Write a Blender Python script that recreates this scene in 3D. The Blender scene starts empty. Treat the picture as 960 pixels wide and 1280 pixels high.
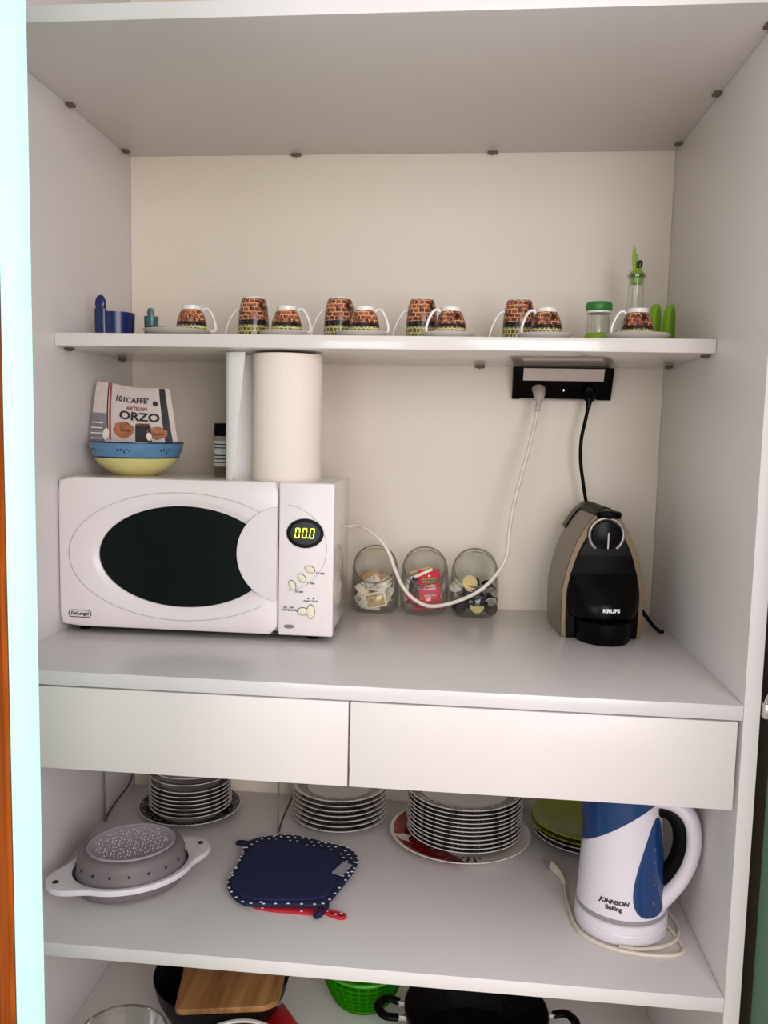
import bpy, bmesh, math, random
from mathutils import Vector, Matrix
random.seed(7)
PI = math.pi
C = bpy.context.scene.collection
sc = bpy.context.scene

# ------------------------------------------------------------------ camera
yaw, pit, rol = -0.10055, -0.10366, 0.02085
fw = Vector((math.sin(yaw)*math.cos(pit), math.cos(yaw)*math.cos(pit), math.sin(pit)))
rt = Vector((math.cos(yaw), -math.sin(yaw), 0)); up = rt.cross(fw)
r2 = math.cos(rol)*rt + math.sin(rol)*up; u2 = -math.sin(rol)*rt + math.cos(rol)*up
cd = bpy.data.cameras.new('camera'); cam = bpy.data.objects.new('camera', cd); C.objects.link(cam)
M = Matrix((r2, u2, -fw)).transposed().to_4x4(); M.translation = Vector((0.6329, -1.1100, 0.3370))
cam.matrix_world = M
cd.sensor_fit = 'HORIZONTAL'; cd.sensor_width = 36; cd.lens = 36*1090.76/960
cd.shift_x = (480-460.63)/960; cd.shift_y = (649.08-640)/960
cd.clip_start = 0.02
sc.camera = cam

# ------------------------------------------------------------------ light
w = bpy.data.worlds.new('room_light'); sc.world = w; w.use_nodes = True
bg = w.node_tree.nodes['Background']; bg.inputs[0].default_value = (1.0, 0.93, 0.90, 1); bg.inputs[1].default_value = 0.58
def area(name, loc, target, sx, sy, power, col):
    l = bpy.data.lights.new(name, 'AREA'); l.shape = 'RECTANGLE'; l.size = sx; l.size_y = sy; l.energy = power; l.color = col
    o = bpy.data.objects.new(name, l); C.objects.link(o); o.location = loc
    o.rotation_euler = (Vector(target)-Vector(loc)).to_track_quat('-Z', 'Y').to_euler(); return o
area('window_daylight', (1.75, -2.5, 0.55), (0.35, 0.2, 0.1), 1.6, 1.7, 41, (1.0, 0.955, 0.98))
area('door_edge_fill', (-0.05, -2.8, 0.3), (0.6, 0.3, 0.1), 1.0, 1.3, 12, (0.9, 0.95, 1.0))  # added cool fill lamp for the left door edge and right wall
sc.view_settings.view_transform = 'Standard'; sc.view_settings.look = 'None'
sc.view_settings.exposure = 0.43; sc.view_settings.gamma = 1; sc.view_settings.use_curve_mapping = False

# ------------------------------------------------------------------ materials
def lin(c):
    r = []
    for v in c:
        v /= 255.0; r.append(v/12.92 if v <= .04045 else ((v+.055)/1.055)**2.4)
    return (*r, 1)
def nmat(name):
    m = bpy.data.materials.new(name); m.use_nodes = True; nt = m.node_tree
    return m, nt, nt.nodes['Principled BSDF']
def mat(name, col, rough=.4, metal=0, spec=.5, var=.04, scale=60, bump=.0, emit=None, es=1, coat=0, sheen=0):
    m, nt, b = nmat(name); N = nt.nodes; L = nt.links
    b.inputs['Roughness'].default_value = rough; b.inputs['Metallic'].default_value = metal
    b.inputs['Specular IOR Level'].default_value = spec; b.inputs['Coat Weight'].default_value = coat
    tc = N.new('ShaderNodeTexCoord'); nz = N.new('ShaderNodeTexNoise'); nz.inputs['Scale'].default_value = scale
    nz.inputs['Detail'].default_value = 3; L.new(tc.outputs['Object'], nz.inputs['Vector'])
    cr = N.new('ShaderNodeValToRGB'); c = lin(col)
    cr.color_ramp.elements[0].position = .3; cr.color_ramp.elements[1].position = .7
    cr.color_ramp.elements[0].color = (*[x*(1-var) for x in c[:3]], 1); cr.color_ramp.elements[1].color = (*[min(1, x*(1+var)) for x in c[:3]], 1)
    L.new(nz.outputs['Fac'], cr.inputs[0]); L.new(cr.outputs[0], b.inputs['Base Color'])
    if bump:
        bp = N.new('ShaderNodeBump'); bp.inputs['Strength'].default_value = bump; bp.inputs['Distance'].default_value = .001
        L.new(nz.outputs['Fac'], bp.inputs['Height']); L.new(bp.outputs[0], b.inputs['Normal'])
    if emit: b.inputs['Emission Color'].default_value = lin(emit); b.inputs['Emission Strength'].default_value = es
    return m
def glass(name, tint=(251, 252, 250), base=.02, edge=.45, spec_col=(255, 255, 255)):
    m = bpy.data.materials.new(name); m.use_nodes = True; nt = m.node_tree; nt.nodes.clear(); N = nt.nodes; L = nt.links
    out = N.new('ShaderNodeOutputMaterial'); mix = N.new('ShaderNodeMixShader'); tr = N.new('ShaderNodeBsdfTransparent'); gl = N.new('ShaderNodeBsdfGlossy')
    tr.inputs[0].default_value = lin(tint); gl.inputs['Roughness'].default_value = .04; gl.inputs[0].default_value = lin(spec_col)
    lw = N.new('ShaderNodeLayerWeight'); lw.inputs[0].default_value = .35
    tm = N.new('ShaderNodeMix'); tm.data_type = 'RGBA'; pw = N.new('ShaderNodeMath'); pw.operation = 'POWER'; pw.inputs[1].default_value = 3.0; L.new(lw.outputs['Facing'], pw.inputs[0])
    L.new(pw.outputs[0], tm.inputs[0]); tm.inputs[6].default_value = lin(tint); tm.inputs[7].default_value = (*[q*.45 for q in lin(tint)[:3]], 1); L.new(tm.outputs[2], tr.inputs[0])
    mr = N.new('ShaderNodeMapRange'); mr.inputs['To Min'].default_value = base; mr.inputs['To Max'].default_value = edge
    L.new(lw.outputs['Facing'], mr.inputs['Value']); L.new(mr.outputs[0], mix.inputs[0]); L.new(tr.outputs[0], mix.inputs[1]); L.new(gl.outputs[0], mix.inputs[2]); L.new(mix.outputs[0], out.inputs[0])
    return m
def wood(name, c1, c2, axis='Z', sc_=18, rough=.45):
    m, nt, b = nmat(name); N = nt.nodes; L = nt.links; b.inputs['Roughness'].default_value = rough
    tc = N.new('ShaderNodeTexCoord'); mp = N.new('ShaderNodeMapping'); s = {'X': (1, 14, 14), 'Y': (14, 1, 14), 'Z': (14, 14, 1)}[axis]
    mp.inputs['Scale'].default_value = s; nz = N.new('ShaderNodeTexNoise'); nz.inputs['Scale'].default_value = sc_/4; nz.inputs['Detail'].default_value = 6; nz.inputs['Distortion'].default_value = .6
    cr = N.new('ShaderNodeValToRGB'); cr.color_ramp.elements[0].position = .35; cr.color_ramp.elements[1].position = .68
    cr.color_ramp.elements[0].color = lin(c1); cr.color_ramp.elements[1].color = lin(c2)
    L.new(tc.outputs['Object'], mp.inputs[0]); L.new(mp.outputs[0], nz.inputs['Vector']); L.new(nz.outputs['Fac'], cr.inputs[0]); L.new(cr.outputs[0], b.inputs['Base Color'])
    return m
def polar(nt):
    """angle, radius and height sockets from object coordinates"""
    N = nt.nodes; L = nt.links; tc = N.new('ShaderNodeTexCoord'); sp = N.new('ShaderNodeSeparateXYZ'); L.new(tc.outputs['Object'], sp.inputs[0])
    a = N.new('ShaderNodeMath'); a.operation = 'ARCTAN2'; L.new(sp.outputs['Y'], a.inputs[0]); L.new(sp.outputs['X'], a.inputs[1])
    cx = N.new('ShaderNodeCombineXYZ'); L.new(sp.outputs['X'], cx.inputs[0]); L.new(sp.outputs['Y'], cx.inputs[1])
    ln = N.new('ShaderNodeVectorMath'); ln.operation = 'LENGTH'; L.new(cx.outputs[0], ln.inputs[0])
    return tc, sp, a.outputs[0], ln.outputs['Value'], sp.outputs['Z']
def math1(nt, op, a, b=None, clamp=False):
    n = nt.nodes.new('ShaderNodeMath'); n.operation = op; n.use_clamp = clamp
    for i, v in enumerate((a, b)):
        if v is None: continue
        if isinstance(v, (int, float)): n.inputs[i].default_value = v
        else: nt.links.new(v, n.inputs[i])
    return n.outputs[0]
def mixc(nt, fac, a, b):
    n = nt.nodes.new('ShaderNodeMix'); n.data_type = 'RGBA'
    nt.links.new(fac, n.inputs[0])
    for i, v in ((6, a), (7, b)):
        if isinstance(v, tuple): n.inputs[i].default_value = v
        else: nt.links.new(v, n.inputs[i])
    return n.outputs[2]
def cup_mat(name, z_sack, z_dark, z_top, R=.024):
    """coffee-bean and sackcloth print wrapped round an upturned cup"""
    m, nt, b = nmat(name); b.inputs['Roughness'].default_value = .18; N = nt.nodes; L = nt.links
    tc, sp, ang, rad, z = polar(nt)
    cb0 = N.new('ShaderNodeCombineXYZ'); L.new(math1(nt, 'MULTIPLY', ang, R), cb0.inputs[0]); L.new(z, cb0.inputs[1])
    dn = N.new('ShaderNodeTexNoise'); dn.inputs['Scale'].default_value = 170; L.new(tc.outputs['Object'], dn.inputs['Vector'])
    cb = N.new('ShaderNodeVectorMath'); cb.operation = 'MULTIPLY_ADD'; L.new(dn.outputs['Color'], cb.inputs[0]); cb.inputs[1].default_value = (.0045, .0045, 0); L.new(cb0.outputs[0], cb.inputs[2])
    def brick(c1, c2, mortar, w_, h_, ms):
        br = N.new('ShaderNodeTexBrick'); br.inputs['Color1'].default_value = lin(c1); br.inputs['Color2'].default_value = lin(c2); br.inputs['Mortar'].default_value = lin(mortar)
        br.inputs['Scale'].default_value = 1; br.inputs['Brick Width'].default_value = w_; br.inputs['Row Height'].default_value = h_; br.inputs['Mortar Size'].default_value = ms
        br.inputs['Mortar Smooth'].default_value = .4; L.new(cb.outputs[0], br.inputs['Vector']); return br.outputs['Color']
    brown = brick((78, 34, 20), (176, 92, 54), (226, 176, 132), .0095, .0068, .0008)
    sack = brick((84, 84, 34), (150, 140, 62), (225, 210, 150), .0062, .0072, .0008)
    vo = N.new('ShaderNodeTexVoronoi'); vo.inputs['Scale'].default_value = 75; L.new(cb.outputs[0], vo.inputs['Vector'])
    bean = math1(nt, 'LESS_THAN', vo.outputs['Distance'], .52)
    nz = N.new('ShaderNodeTexNoise'); nz.inputs['Scale'].default_value = 140; L.new(tc.outputs['Object'], nz.inputs['Vector'])
    cr = N.new('ShaderNodeValToRGB'); cr.color_ramp.elements[0].color = lin((44, 18, 12)); cr.color_ramp.elements[1].color = lin((176, 104, 76)); cr.color_ramp.elements[1].position = .62; cr.color_ramp.elements[0].position = .4
    L.new(nz.outputs['Fac'], cr.inputs[0])
    c = mixc(nt, bean, brown, cr.outputs[0])
    dk = mixc(nt, math1(nt, 'GREATER_THAN', nz.outputs['Fac'], .66), lin((28, 20, 16)), lin((120, 100, 84)))
    c = mixc(nt, math1(nt, 'LESS_THAN', z, z_dark), c, dk)
    c = mixc(nt, math1(nt, 'LESS_THAN', z, z_sack), c, sack)
    c = mixc(nt, math1(nt, 'GREATER_THAN', z, z_top), c, lin((236, 232, 226)))
    L.new(c, b.inputs['Base Color']); return m
def plate_mat(name, base, bands):
    """bands: (r0, r1, colour, scale) printed rings"""
    m, nt, b = nmat(name); b.inputs['Roughness'].default_value = .15; N = nt.nodes; L = nt.links
    tc, sp, ang, rad, z = polar(nt); c = lin(base)
    for r0, r1, col, s in bands:
        f = math1(nt, 'MULTIPLY', math1(nt, 'GREATER_THAN', rad, r0), math1(nt, 'LESS_THAN', rad, r1))
        if s:
            cb = N.new('ShaderNodeCombineXYZ'); L.new(math1(nt, 'MULTIPLY', ang, s), cb.inputs[0]); L.new(math1(nt, 'MULTIPLY', rad, s*9), cb.inputs[1])
            v = N.new('ShaderNodeTexVoronoi'); v.inputs['Scale'].default_value = 1; L.new(cb.outputs[0], v.inputs['Vector'])
            f = math1(nt, 'MULTIPLY', f, math1(nt, 'GREATER_THAN', v.outputs['Distance'], .27))
        c = mixc(nt, f, c, lin(col))
    if isinstance(c, tuple): b.inputs['Base Color'].default_value = c
    else: L.new(c, b.inputs['Base Color'])
    return m

WHITE = mat('white_laminate', (226, 220, 219), .38, var=.012, scale=300, bump=.05)
WHITE2 = mat('white_laminate_warm', (226, 215, 198), .42, var=.012, scale=300, bump=.05)
DRAWERW = mat('drawer_laminate', (226, 218, 216), .35, var=.01, scale=200)
MINT = mat('mint_edge', (188, 238, 224), .5, var=.02, scale=8)
SAGE = mat('sage_door', (105, 140, 122), .5, var=.05, scale=12)
ORANGE = wood('orange_wood', (128, 56, 8), (190, 98, 28), 'Z', rough=.9)
ORANGE.node_tree.nodes['Principled BSDF'].inputs['Specular IOR Level'].default_value = .05
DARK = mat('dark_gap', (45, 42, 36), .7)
CLIP = mat('clip_brown', (98, 84, 68), .5)
MWWHITE = mat('microwave_white', (234, 224, 224), .3, var=.01, scale=20)
MWBODY = mat('microwave_side', (214, 206, 198), .12, var=.01, scale=20, coat=.5)
BLACKGL = mat('black_glass', (3, 9, 8), .35, spec=.25, var=.2, scale=10)
BLACK = mat('black_plastic', (8, 7, 7), .45, spec=.08, var=.1)
BLACKSH = mat('black_gloss', (5, 4, 4), .25, spec=.12, var=.1)
GREYLINE = mat('grey_line', (176, 168, 166), .5)
INK = mat('ink', (28, 26, 26), .5)
CREAM = mat('cream_button', (232, 222, 198), .4)
GREYB = mat('grey_badge', (135, 130, 132), .3, metal=.5)
LED = mat('led_digit', (230, 255, 60), .5, emit=(225, 250, 60), es=1.6)
PAPER = mat('paper_towel', (238, 226, 214), .9, var=.02, scale=240, bump=.8)
PAPER2 = mat('paper_sheet', (232, 229, 226), .9, var=.02, scale=240, bump=.6)
CARD = mat('cardboard', (150, 120, 90), .8)
PORC = mat('porcelain', (236, 232, 228), .15, var=.01)
SAUC = mat('saucer_porcelain', (205, 200, 190), .15, var=.01)
NAVY = mat('navy_plastic', (20, 34, 86), .25, var=.08)
TEAL = mat('teal_plastic', (62, 104, 102), .3, var=.08)
BLUEGLZ = mat('blue_glaze', (88, 130, 166), .25, var=.16, scale=35)
DKBLUE = mat('dark_blue_glaze', (22, 36, 74), .25)
YELGLZ = mat('yellow_glaze', (224, 214, 142), .25, var=.05)
KRAFTW = mat('bag_paper', (206, 192, 186), .6, var=.05, scale=60, bump=.3)
BAGGREY = mat('bag_grey', (128, 122, 128), .6, var=.12, scale=80)
BROWNINK = mat('brown_ink', (64, 34, 34), .6)
BLACKINK = mat('black_ink', (36, 32, 38), .6)
REDINK = mat('red_ink', (150, 62, 62), .6)
BEAN = mat('bean_print', (165, 100, 66), .6, var=.35, scale=160)
BEAN2 = mat('bean_print_dark', (104, 58, 38), .6, var=.3, scale=160)
GLASS = glass('clear_glass')
GLASSR = glass('clear_glass_rim', (205, 203, 198), .12, .6)
BRONZE = mat('bronze_shell', (124, 112, 96), .38, metal=.35, var=.02)
BRONZE2 = mat('bronze_rim', (118, 98, 74), .4, metal=.3, var=.02)
CHROME = mat('satin_ring', (150, 145, 142), .3, metal=.6)
ALU = mat('brushed_aluminium', (212, 198, 192), .4, metal=.35, var=.03)
PLUGG = mat('plug_grey', (190, 178, 166), .5)
CORDW = mat('white_cord', (228, 218, 208), .5)
CORDC = mat('cream_cord', (222, 210, 192), .5)
LIME = mat('lime_plastic', (136, 178, 40), .35, var=.06)
LIMED = mat('green_lid', (52, 128, 52), .35, var=.06)
LIMEP = mat('lime_plate', (150, 158, 40), .2, var=.04)
GREYD = mat('dark_grey_silicone', (122, 112, 114), .55, var=.03)
GREYM = mat('grey_silicone', (168, 158, 166), .5, var=.03)
GREYL = mat('pale_dot', (205, 198, 202), .5)
TRAYW = mat('white_plastic', (232, 226, 230), .3, var=.01)
HOLE = mat('hole_dark', (48, 42, 44), .8)
NAVYC = mat('navy_quilt', (24, 32, 76), .85, var=.2, scale=320, bump=.6)
NAVYT = mat('navy_trim', (20, 27, 62), .8, var=.15, scale=200)
DOTW = mat('white_dot', (225, 228, 236), .8)
REDC = mat('red_cloth', (186, 28, 40), .8, var=.1)
TAGG = mat('grey_tag', (158, 156, 164), .7)
KETW = mat('kettle_white', (230, 222, 230), .25, var=.01)
KETB = mat('kettle_blue', (30, 62, 112), .2, var=.08)
KETG = mat('kettle_grey_band', (150, 146, 150), .3)
GREENM = mat('green_mesh', (104, 182, 40), .4, var=.05)
GREENS = mat('green_basket', (70, 160, 30), .4, var=.05)
BAMBOO = wood('bamboo', (128, 84, 42), (172, 124, 72), 'Y', 14)
REDM = mat('red_silicone', (196, 20, 34), .4)
KRAFT = mat('kraft_sachet', (196, 160, 108), .7, var=.08)
SACW = mat('white_sachet', (236, 226, 212), .7, var=.03)
REDT = mat('red_tea', (204, 28, 52), .5, var=.05)
OLIVE = mat('olive_label', (170, 150, 66), .5)
GOLD = mat('gold_foil', (232, 210, 150), .3, metal=.4)
SILV = mat('silver_foil', (205, 202, 200), .3, metal=.3)
PAN = mat('pan_black', (18, 16, 16), .5, spec=.2, var=.15, scale=30)
SPECKLE = mat('pan_inside', (18, 15, 14), .6, spec=.1, var=.6, scale=140)
STEEL = mat('steel', (205, 200, 196), .25, metal=.8)
WIRE = mat('wire_grey', (120, 112, 108), .4, metal=.3)
WIRED = mat('wire_dark', (62, 56, 52), .5)
TILE = mat('floor_tile', (170, 150, 130), .6, var=.05, scale=6)
PLASTER = mat('plaster', (215, 205, 190), .9, var=.02, scale=20, bump=.3)
SPICE = mat('spice', (120, 92, 70), .8, var=.4, scale=200)
LABELW = mat('spice_label', (214, 208, 206), .6)
CUPS = cup_mat('small_cup_print', .0150, .0205, .0405, .022)
CUPT = cup_mat('tall_cup_print', .0300, .0385, .0745, .024)

# ------------------------------------------------------------------ geometry helpers
def box(x0, x1, y0, y1, z0, z1):
    v = [(x, y, z) for z in (z0, z1) for y in (y0, y1) for x in (x0, x1)]
    return v, [(0, 2, 3, 1), (4, 5, 7, 6), (0, 1, 5, 4), (2, 6, 7, 3), (0, 4, 6, 2), (1, 3, 7, 5)]
def join(*gs):
    V, F = [], []
    for v, f in gs:
        k = len(V); V += list(v); F += [tuple(i+k for i in q) for q in f]
    return V, F
def xf(g, m): return [tuple(m @ Vector(p)) for p in g[0]], g[1]
def T(x, y, z): return Matrix.Translation((x, y, z))
def Rm(a, ax): return Matrix.Rotation(a, 4, ax)
def loft(rings, cap0=True, cap1=True, closed=False):
    n = len(rings[0]); V = [tuple(p) for r in rings for p in r]; F = []; m = len(rings)
    for i in range(m if closed else m-1):
        a = i*n; b = ((i+1) % m)*n
        for j in range(n): k = (j+1) % n; F.append((a+j, a+k, b+k, b+j))
    if not closed:
        if cap0: F.append(tuple(reversed(range(n))))
        if cap1: F.append(tuple(range((m-1)*n, m*n)))
    return V, F
def ring(c, r, n=32, ry=None, tilt=0, rot=0):
    """horizontal ring; tilt turns its normal towards -Y"""
    ry = r if ry is None else ry; o = []
    for i in range(n):
        a = 2*PI*i/n + rot; x = r*math.cos(a); y = ry*math.sin(a)
        o.append((c[0]+x, c[1]+y*math.cos(tilt), c[2]+y*math.sin(tilt)))
    return o
def lathe(prof, n=36, closed=False, sy=1):
    return loft([[(r*math.cos(2*PI*i/n), r*sy*math.sin(2*PI*i/n), z) for i in range(n)] for r, z in prof], True, True, closed)
def spline(pts, k=8, closed=False):
    P = [Vector(p) for p in pts]; out = []; n = len(P)
    if n == 2: return P
    rng = range(n) if closed else range(n-1)
    for i in rng:
        p1, p2 = P[i], P[(i+1) % n]
        p0 = P[i-1] if (i > 0 or closed) else p1*2-p2
        p3 = P[(i+2) % n] if (i+2 < n or closed) else p2*2-p1
        for j in range(k):
            t = j/k; out.append(.5*((2*p1)+(p2-p0)*t+(2*p0-5*p1+4*p2-p3)*t*t+(3*p1-p0-3*p2+p3)*t**3))
    if not closed: out.append(P[-1])
    return out
def tube(pts, r, n=10, k=8, closed=False, flat=1.0, smooth=True, upv=None):
    P = spline(pts, k, closed) if smooth else [Vector(p) for p in pts]
    rings = []; m = len(P); nrm = None
    for i, p in enumerate(P):
        t = (P[(i+1) % m]-P[i-1]) if closed else (P[min(i+1, m-1)]-P[max(i-1, 0)])
        t.normalize()
        if upv is not None: nrm = Vector(upv) - t*t.dot(Vector(upv))
        elif nrm is None:
            a = Vector((0, 0, 1)) if abs(t.z) < .9 else Vector((1, 0, 0)); nrm = a - t*a.dot(t)
        else: nrm = nrm - t*nrm.dot(t)
        nrm.normalize(); b = t.cross(nrm); rr = r(i/(m-1)) if callable(r) else r
        rings.append([tuple(p + nrm*rr*math.cos(2*PI*j/n) + b*rr*flat*math.sin(2*PI*j/n)) for j in range(n)])
    return loft(rings, True, True, closed)
def prism(out, z0, z1):
    n = len(out); V = [(x, y, z0) for x, y in out]+[(x, y, z1) for x, y in out]
    return V, [tuple(reversed(range(n))), tuple(range(n, 2*n))]+[(i, (i+1) % n, n+(i+1) % n, n+i) for i in range(n)]
def ell(cx, cy, rx, ry, n=40, a0=0, a1=2*PI, rot=0):
    o = []
    full = abs(a1-a0-2*PI) < 1e-6
    for i in range(n):
        a = a0+(a1-a0)*i/(n if full else n-1); x, y = rx*math.cos(a), ry*math.sin(a)
        o.append((cx+x*math.cos(rot)-y*math.sin(rot), cy+x*math.sin(rot)+y*math.cos(rot)))
    return o
FRONT = Matrix(((1, 0, 0, 0), (0, 0, -1, 0), (0, 1, 0, 0), (0, 0, 0, 1)))   # (x, y, h) -> (x, -h, y): drawn on a face that looks to -Y
def onface(out, y, th=.0006): return xf(prism(out, 0, th), T(0, y, 0) @ FRONT)
def annulus(o1, o2, y, th=.0006):
    n = len(o1); V = [(x, y, z) for x, z in o1]+[(x, y, z) for x, z in o2]+[(x, y-th, z) for x, z in o1]+[(x, y-th, z) for x, z in o2]; F = []
    for i in range(n):
        j = (i+1) % n
        F += [(i+2*n, j+2*n, j+3*n, i+3*n), (i, i+n, j+n, j), (i, j, j+2*n, i+2*n), (i+n, i+3*n, j+3*n, j+n)]
    return V, F
def text(s, size, th=.0005, bold=0, align='CENTER', sx=1, shear=0):
    cu = bpy.data.curves.new('t', 'FONT'); cu.body = s; cu.size = size; cu.align_x = align; cu.align_y = 'CENTER'
    cu.extrude = th/2; cu.offset = bold; cu.shear = shear; cu.resolution_u = 3
    o = bpy.data.objects.new('t', cu); C.objects.link(o); dg = bpy.context.evaluated_depsgraph_get(); ev = o.evaluated_get(dg); me = ev.to_mesh()
    g = ([(v.co.x*sx, v.co.y, v.co.z+th/2) for v in me.vertices], [tuple(p.vertices) for p in me.polygons])
    ev.to_mesh_clear(); bpy.data.objects.remove(o); bpy.data.curves.remove(cu); return g
def textface(s, size, x, y, z, **k): return xf(text(s, size, **k), T(x, y, z) @ FRONT)

def obj(name, g, m, parent=None, bevel=0, seg=2, smooth=True, off=None, sharp=38, loc=None, rot=None, label=None, normals=True):
    V, F = g
    if off: V = [(x-off[0], y-off[1], z-off[2]) for x, y, z in V]
    me = bpy.data.meshes.new(name); me.from_pydata([tuple(v) for v in V], [], F)
    bm = bmesh.new(); bm.from_mesh(me); bmesh.ops.remove_doubles(bm, verts=bm.verts, dist=1e-6)
    if normals: bmesh.ops.recalc_face_normals(bm, faces=bm.faces)
    if bevel:
        bmesh.ops.bevel(bm, geom=[e for e in bm.edges if len(e.link_faces) == 2 and e.calc_face_angle(0) > .6], offset=bevel, segments=seg, profile=.5, affect='EDGES', clamp_overlap=True)
    bm.to_mesh(me); bm.free()
    if smooth:
        for p in me.polygons: p.use_smooth = True
        me.set_sharp_from_angle(angle=math.radians(sharp))
    me.materials.append(m); o = bpy.data.objects.new(name, me); C.objects.link(o)
    if parent: o.parent = parent
    if loc: o.location = loc
    if rot: o.rotation_euler = rot
    if label: o['label'] = label
    return o
def tag(o, label, cat, group=None, kind=None):
    o['label'] = label; o['category'] = cat
    if group: o['group'] = group
    if kind: o['kind'] = kind
    return o
def thing(name, label, cat, loc=(0, 0, 0), rz=0, group=None):
    o = bpy.data.objects.new(name, None); C.objects.link(o); o.empty_display_size = .02
    o.location = loc; o.rotation_euler = (0, 0, rz); return tag(o, label, cat, group)
def dup(root, loc, rz, label, group=None):
    r = root.copy(); C.objects.link(r); r.location = loc; r.rotation_euler = (0, 0, rz); r['label'] = label
    if group: r['group'] = group
    for ch in list(root.children):
        c = ch.copy(); C.objects.link(c); c.parent = r
        for g in list(ch.children):
            d = g.copy(); C.objects.link(d); d.parent = c
    return r
def struct(name, g, m, **k):
    o = obj(name, g, m, **k); o['kind'] = 'structure'; return o

# ------------------------------------------------------------------ setting
struct('floor', box(-1.6, 2.8, -3.4, .7, -1.12, -1.07), TILE)
struct('wall_back', box(-1.6, 2.8, .60, .70, -1.07, 1.5), PLASTER)
struct('wall_left', box(-1.6, -.04, .0, .60, -1.07, 1.5), PLASTER)
struct('gap_shade_wall', box(1.06, 2.8, .0, .60, -1.07, 1.5), mat('gap_shade_plaster', (120, 108, 90), .9))  # niche wall added in darkened plaster so the gap beside the cupboard stays dark

# ------------------------------------------------------------------ cupboard
CO = (.5, .27, -1.07)
cup = thing('cupboard', 'tall white laminate cupboard with open shelves and two drawers', 'cupboard', CO)
def cp(name, g, m, par=None, **k): return obj(name, g, m, par or cup, off=CO, **k)
ZT, ZM, ZB, ZL, D, YM = .8381, .4761, -.3926, -.691, .5443, .2166
cp('side_panel', box(-.02, -.0003, 0, .56, -1.06, 1.26), WHITE, bevel=.0008)
cp('side_panel', box(1.0003, 1.0205, 0, .56, -1.06, 1.26), WHITE, bevel=.0008)
cp('back_panel', box(0, 1, D+.0003, .556, -1.0, 1.24), WHITE2)
cp('top_panel', box(0, 1, 0, D, 1.2402, 1.26), WHITE, bevel=.0008)
cp('plinth', box(0, 1, .03, .05, -1.06, -1.0), WHITE)
def clip(par, x, y, z, along):
    if along == 'y': g = join(box(x-.005, x+.005, y-.009, y+.009, z-.0032, z), xf(lathe([(.0025, -.004), (.0025, .004)], 10), T(x, y, z-.0026) @ Rm(PI/2, 'Y')))
    else: g = join(box(x-.009, x+.009, y-.005, y+.005, z-.0032, z), xf(lathe([(.0025, -.004), (.0025, .004)], 10), T(x, y, z-.0026) @ Rm(PI/2, 'X')))
    cp('shelf_clip', g, CLIP, par, bevel=.0008)
s1 = cp('shelf', box(0, 1, 0, D, ZT, ZT+.0205), WHITE, bevel=.0008)
for x, y, a in ((.0055, .275, 'y'), (.0055, .507, 'y'), (.318, .539, 'x'), (.678, .539, 'x'), (.9945, .502, 'y'), (.9945, .275, 'y'), (.9945, .055, 'y')): clip(s1, x, y, ZT-.0001, a)
UNDER = mat('glossy_laminate', (226, 218, 214), .16, var=.01, scale=200, coat=.3)
s2 = cp('shelf', box(.0005, .9995, YM, D, ZM-.0202, ZM), UNDER, bevel=.0008)
for x, y, a in ((.0055, .259, 'y'), (.0055, .482, 'y'), (.668, .539, 'x'), (.9945, .253, 'y'), (.9945, .482, 'y')): clip(s2, x, y, ZM-.0203, a)
WT = mat('worktop_laminate', (222, 216, 216), .24, var=.012, scale=300)
cp('worktop', box(0, 1, 0, D, -.0196, 0), WT, bevel=.0008)
cp('shelf', box(0, 1, 0, D, ZB-.0196, ZB), WHITE, bevel=.0008)
cp('shelf', box(0, 1, .002, D, ZL-.02, ZL), WHITE, bevel=.0008)
cp('bottom_panel', box(0, 1, .002, D, -1.0, -.98), WHITE, bevel=.0008)
for x0, x1 in ((.0015, .4995), (.5022, .9945)):
    w_ = .012; a, b = x0+.014, x1-.014
    dr = cp('drawer', join(box(a, b, .019, .50, -.118, -.112), box(a, a+w_, .019, .50, -.112, -.04), box(b-w_, b, .019, .50, -.112, -.04), box(a, b, .488, .50, -.112, -.04)), WHITE)
    cp('drawer_front', box(x0, x1, .0005, .018, -.1375, -.0218), DRAWERW, dr, bevel=.0008)
# left door, half open: its mint edge faces the viewer, orange wood outside
def door_frame(hx, hy, fx, fy):
    d = Vector((fx-hx, fy-hy, 0)); return d.length, math.atan2(d.y, d.x)
Ld, ad = door_frame(-.032, -.014, .2772, -.4295)
m_ = T(-.032, -.014, 0) @ Rm(ad, 'Z')
dl = cp('door', xf(box(0, Ld, -.0117, .0117, -1.03, 1.24), m_), MINT, bevel=.0008, label='left cupboard door standing open, mint edge and orange wood outside')
cp('door_veneer', xf(box(0, Ld-.0005, -.0165, -.0125, -1.03, 1.24), m_), ORANGE, dl, label='orange wood outer face')
cp('veneer_shadow_strip', xf(box(.001, Ld-.001, -.0126, -.0116, -1.03, 1.24), m_), DARK, dl)  # dark strip painting the shadow line between veneer and core
# right door, thrown wide open, sage green inside
m_ = T(1.0335, -.002, 0) @ Rm(math.radians(-78), 'Z')
drr = cp('door', xf(box(0, .52, .0, .02, -1.03, 1.24), m_), SAGE, bevel=.001, label='right cupboard door swung wide open, sage green face')
hg = join(box(1.0215, 1.0325, -.012, .004, -.012, .006), xf(tube([(1.024, -.006, .006), (1.027, -.01, .018), (1.033, -.012, .02)], .003, 8), T(0, 0, 0)))
cp('hinge', hg, STEEL, drr, bevel=.001)

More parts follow.
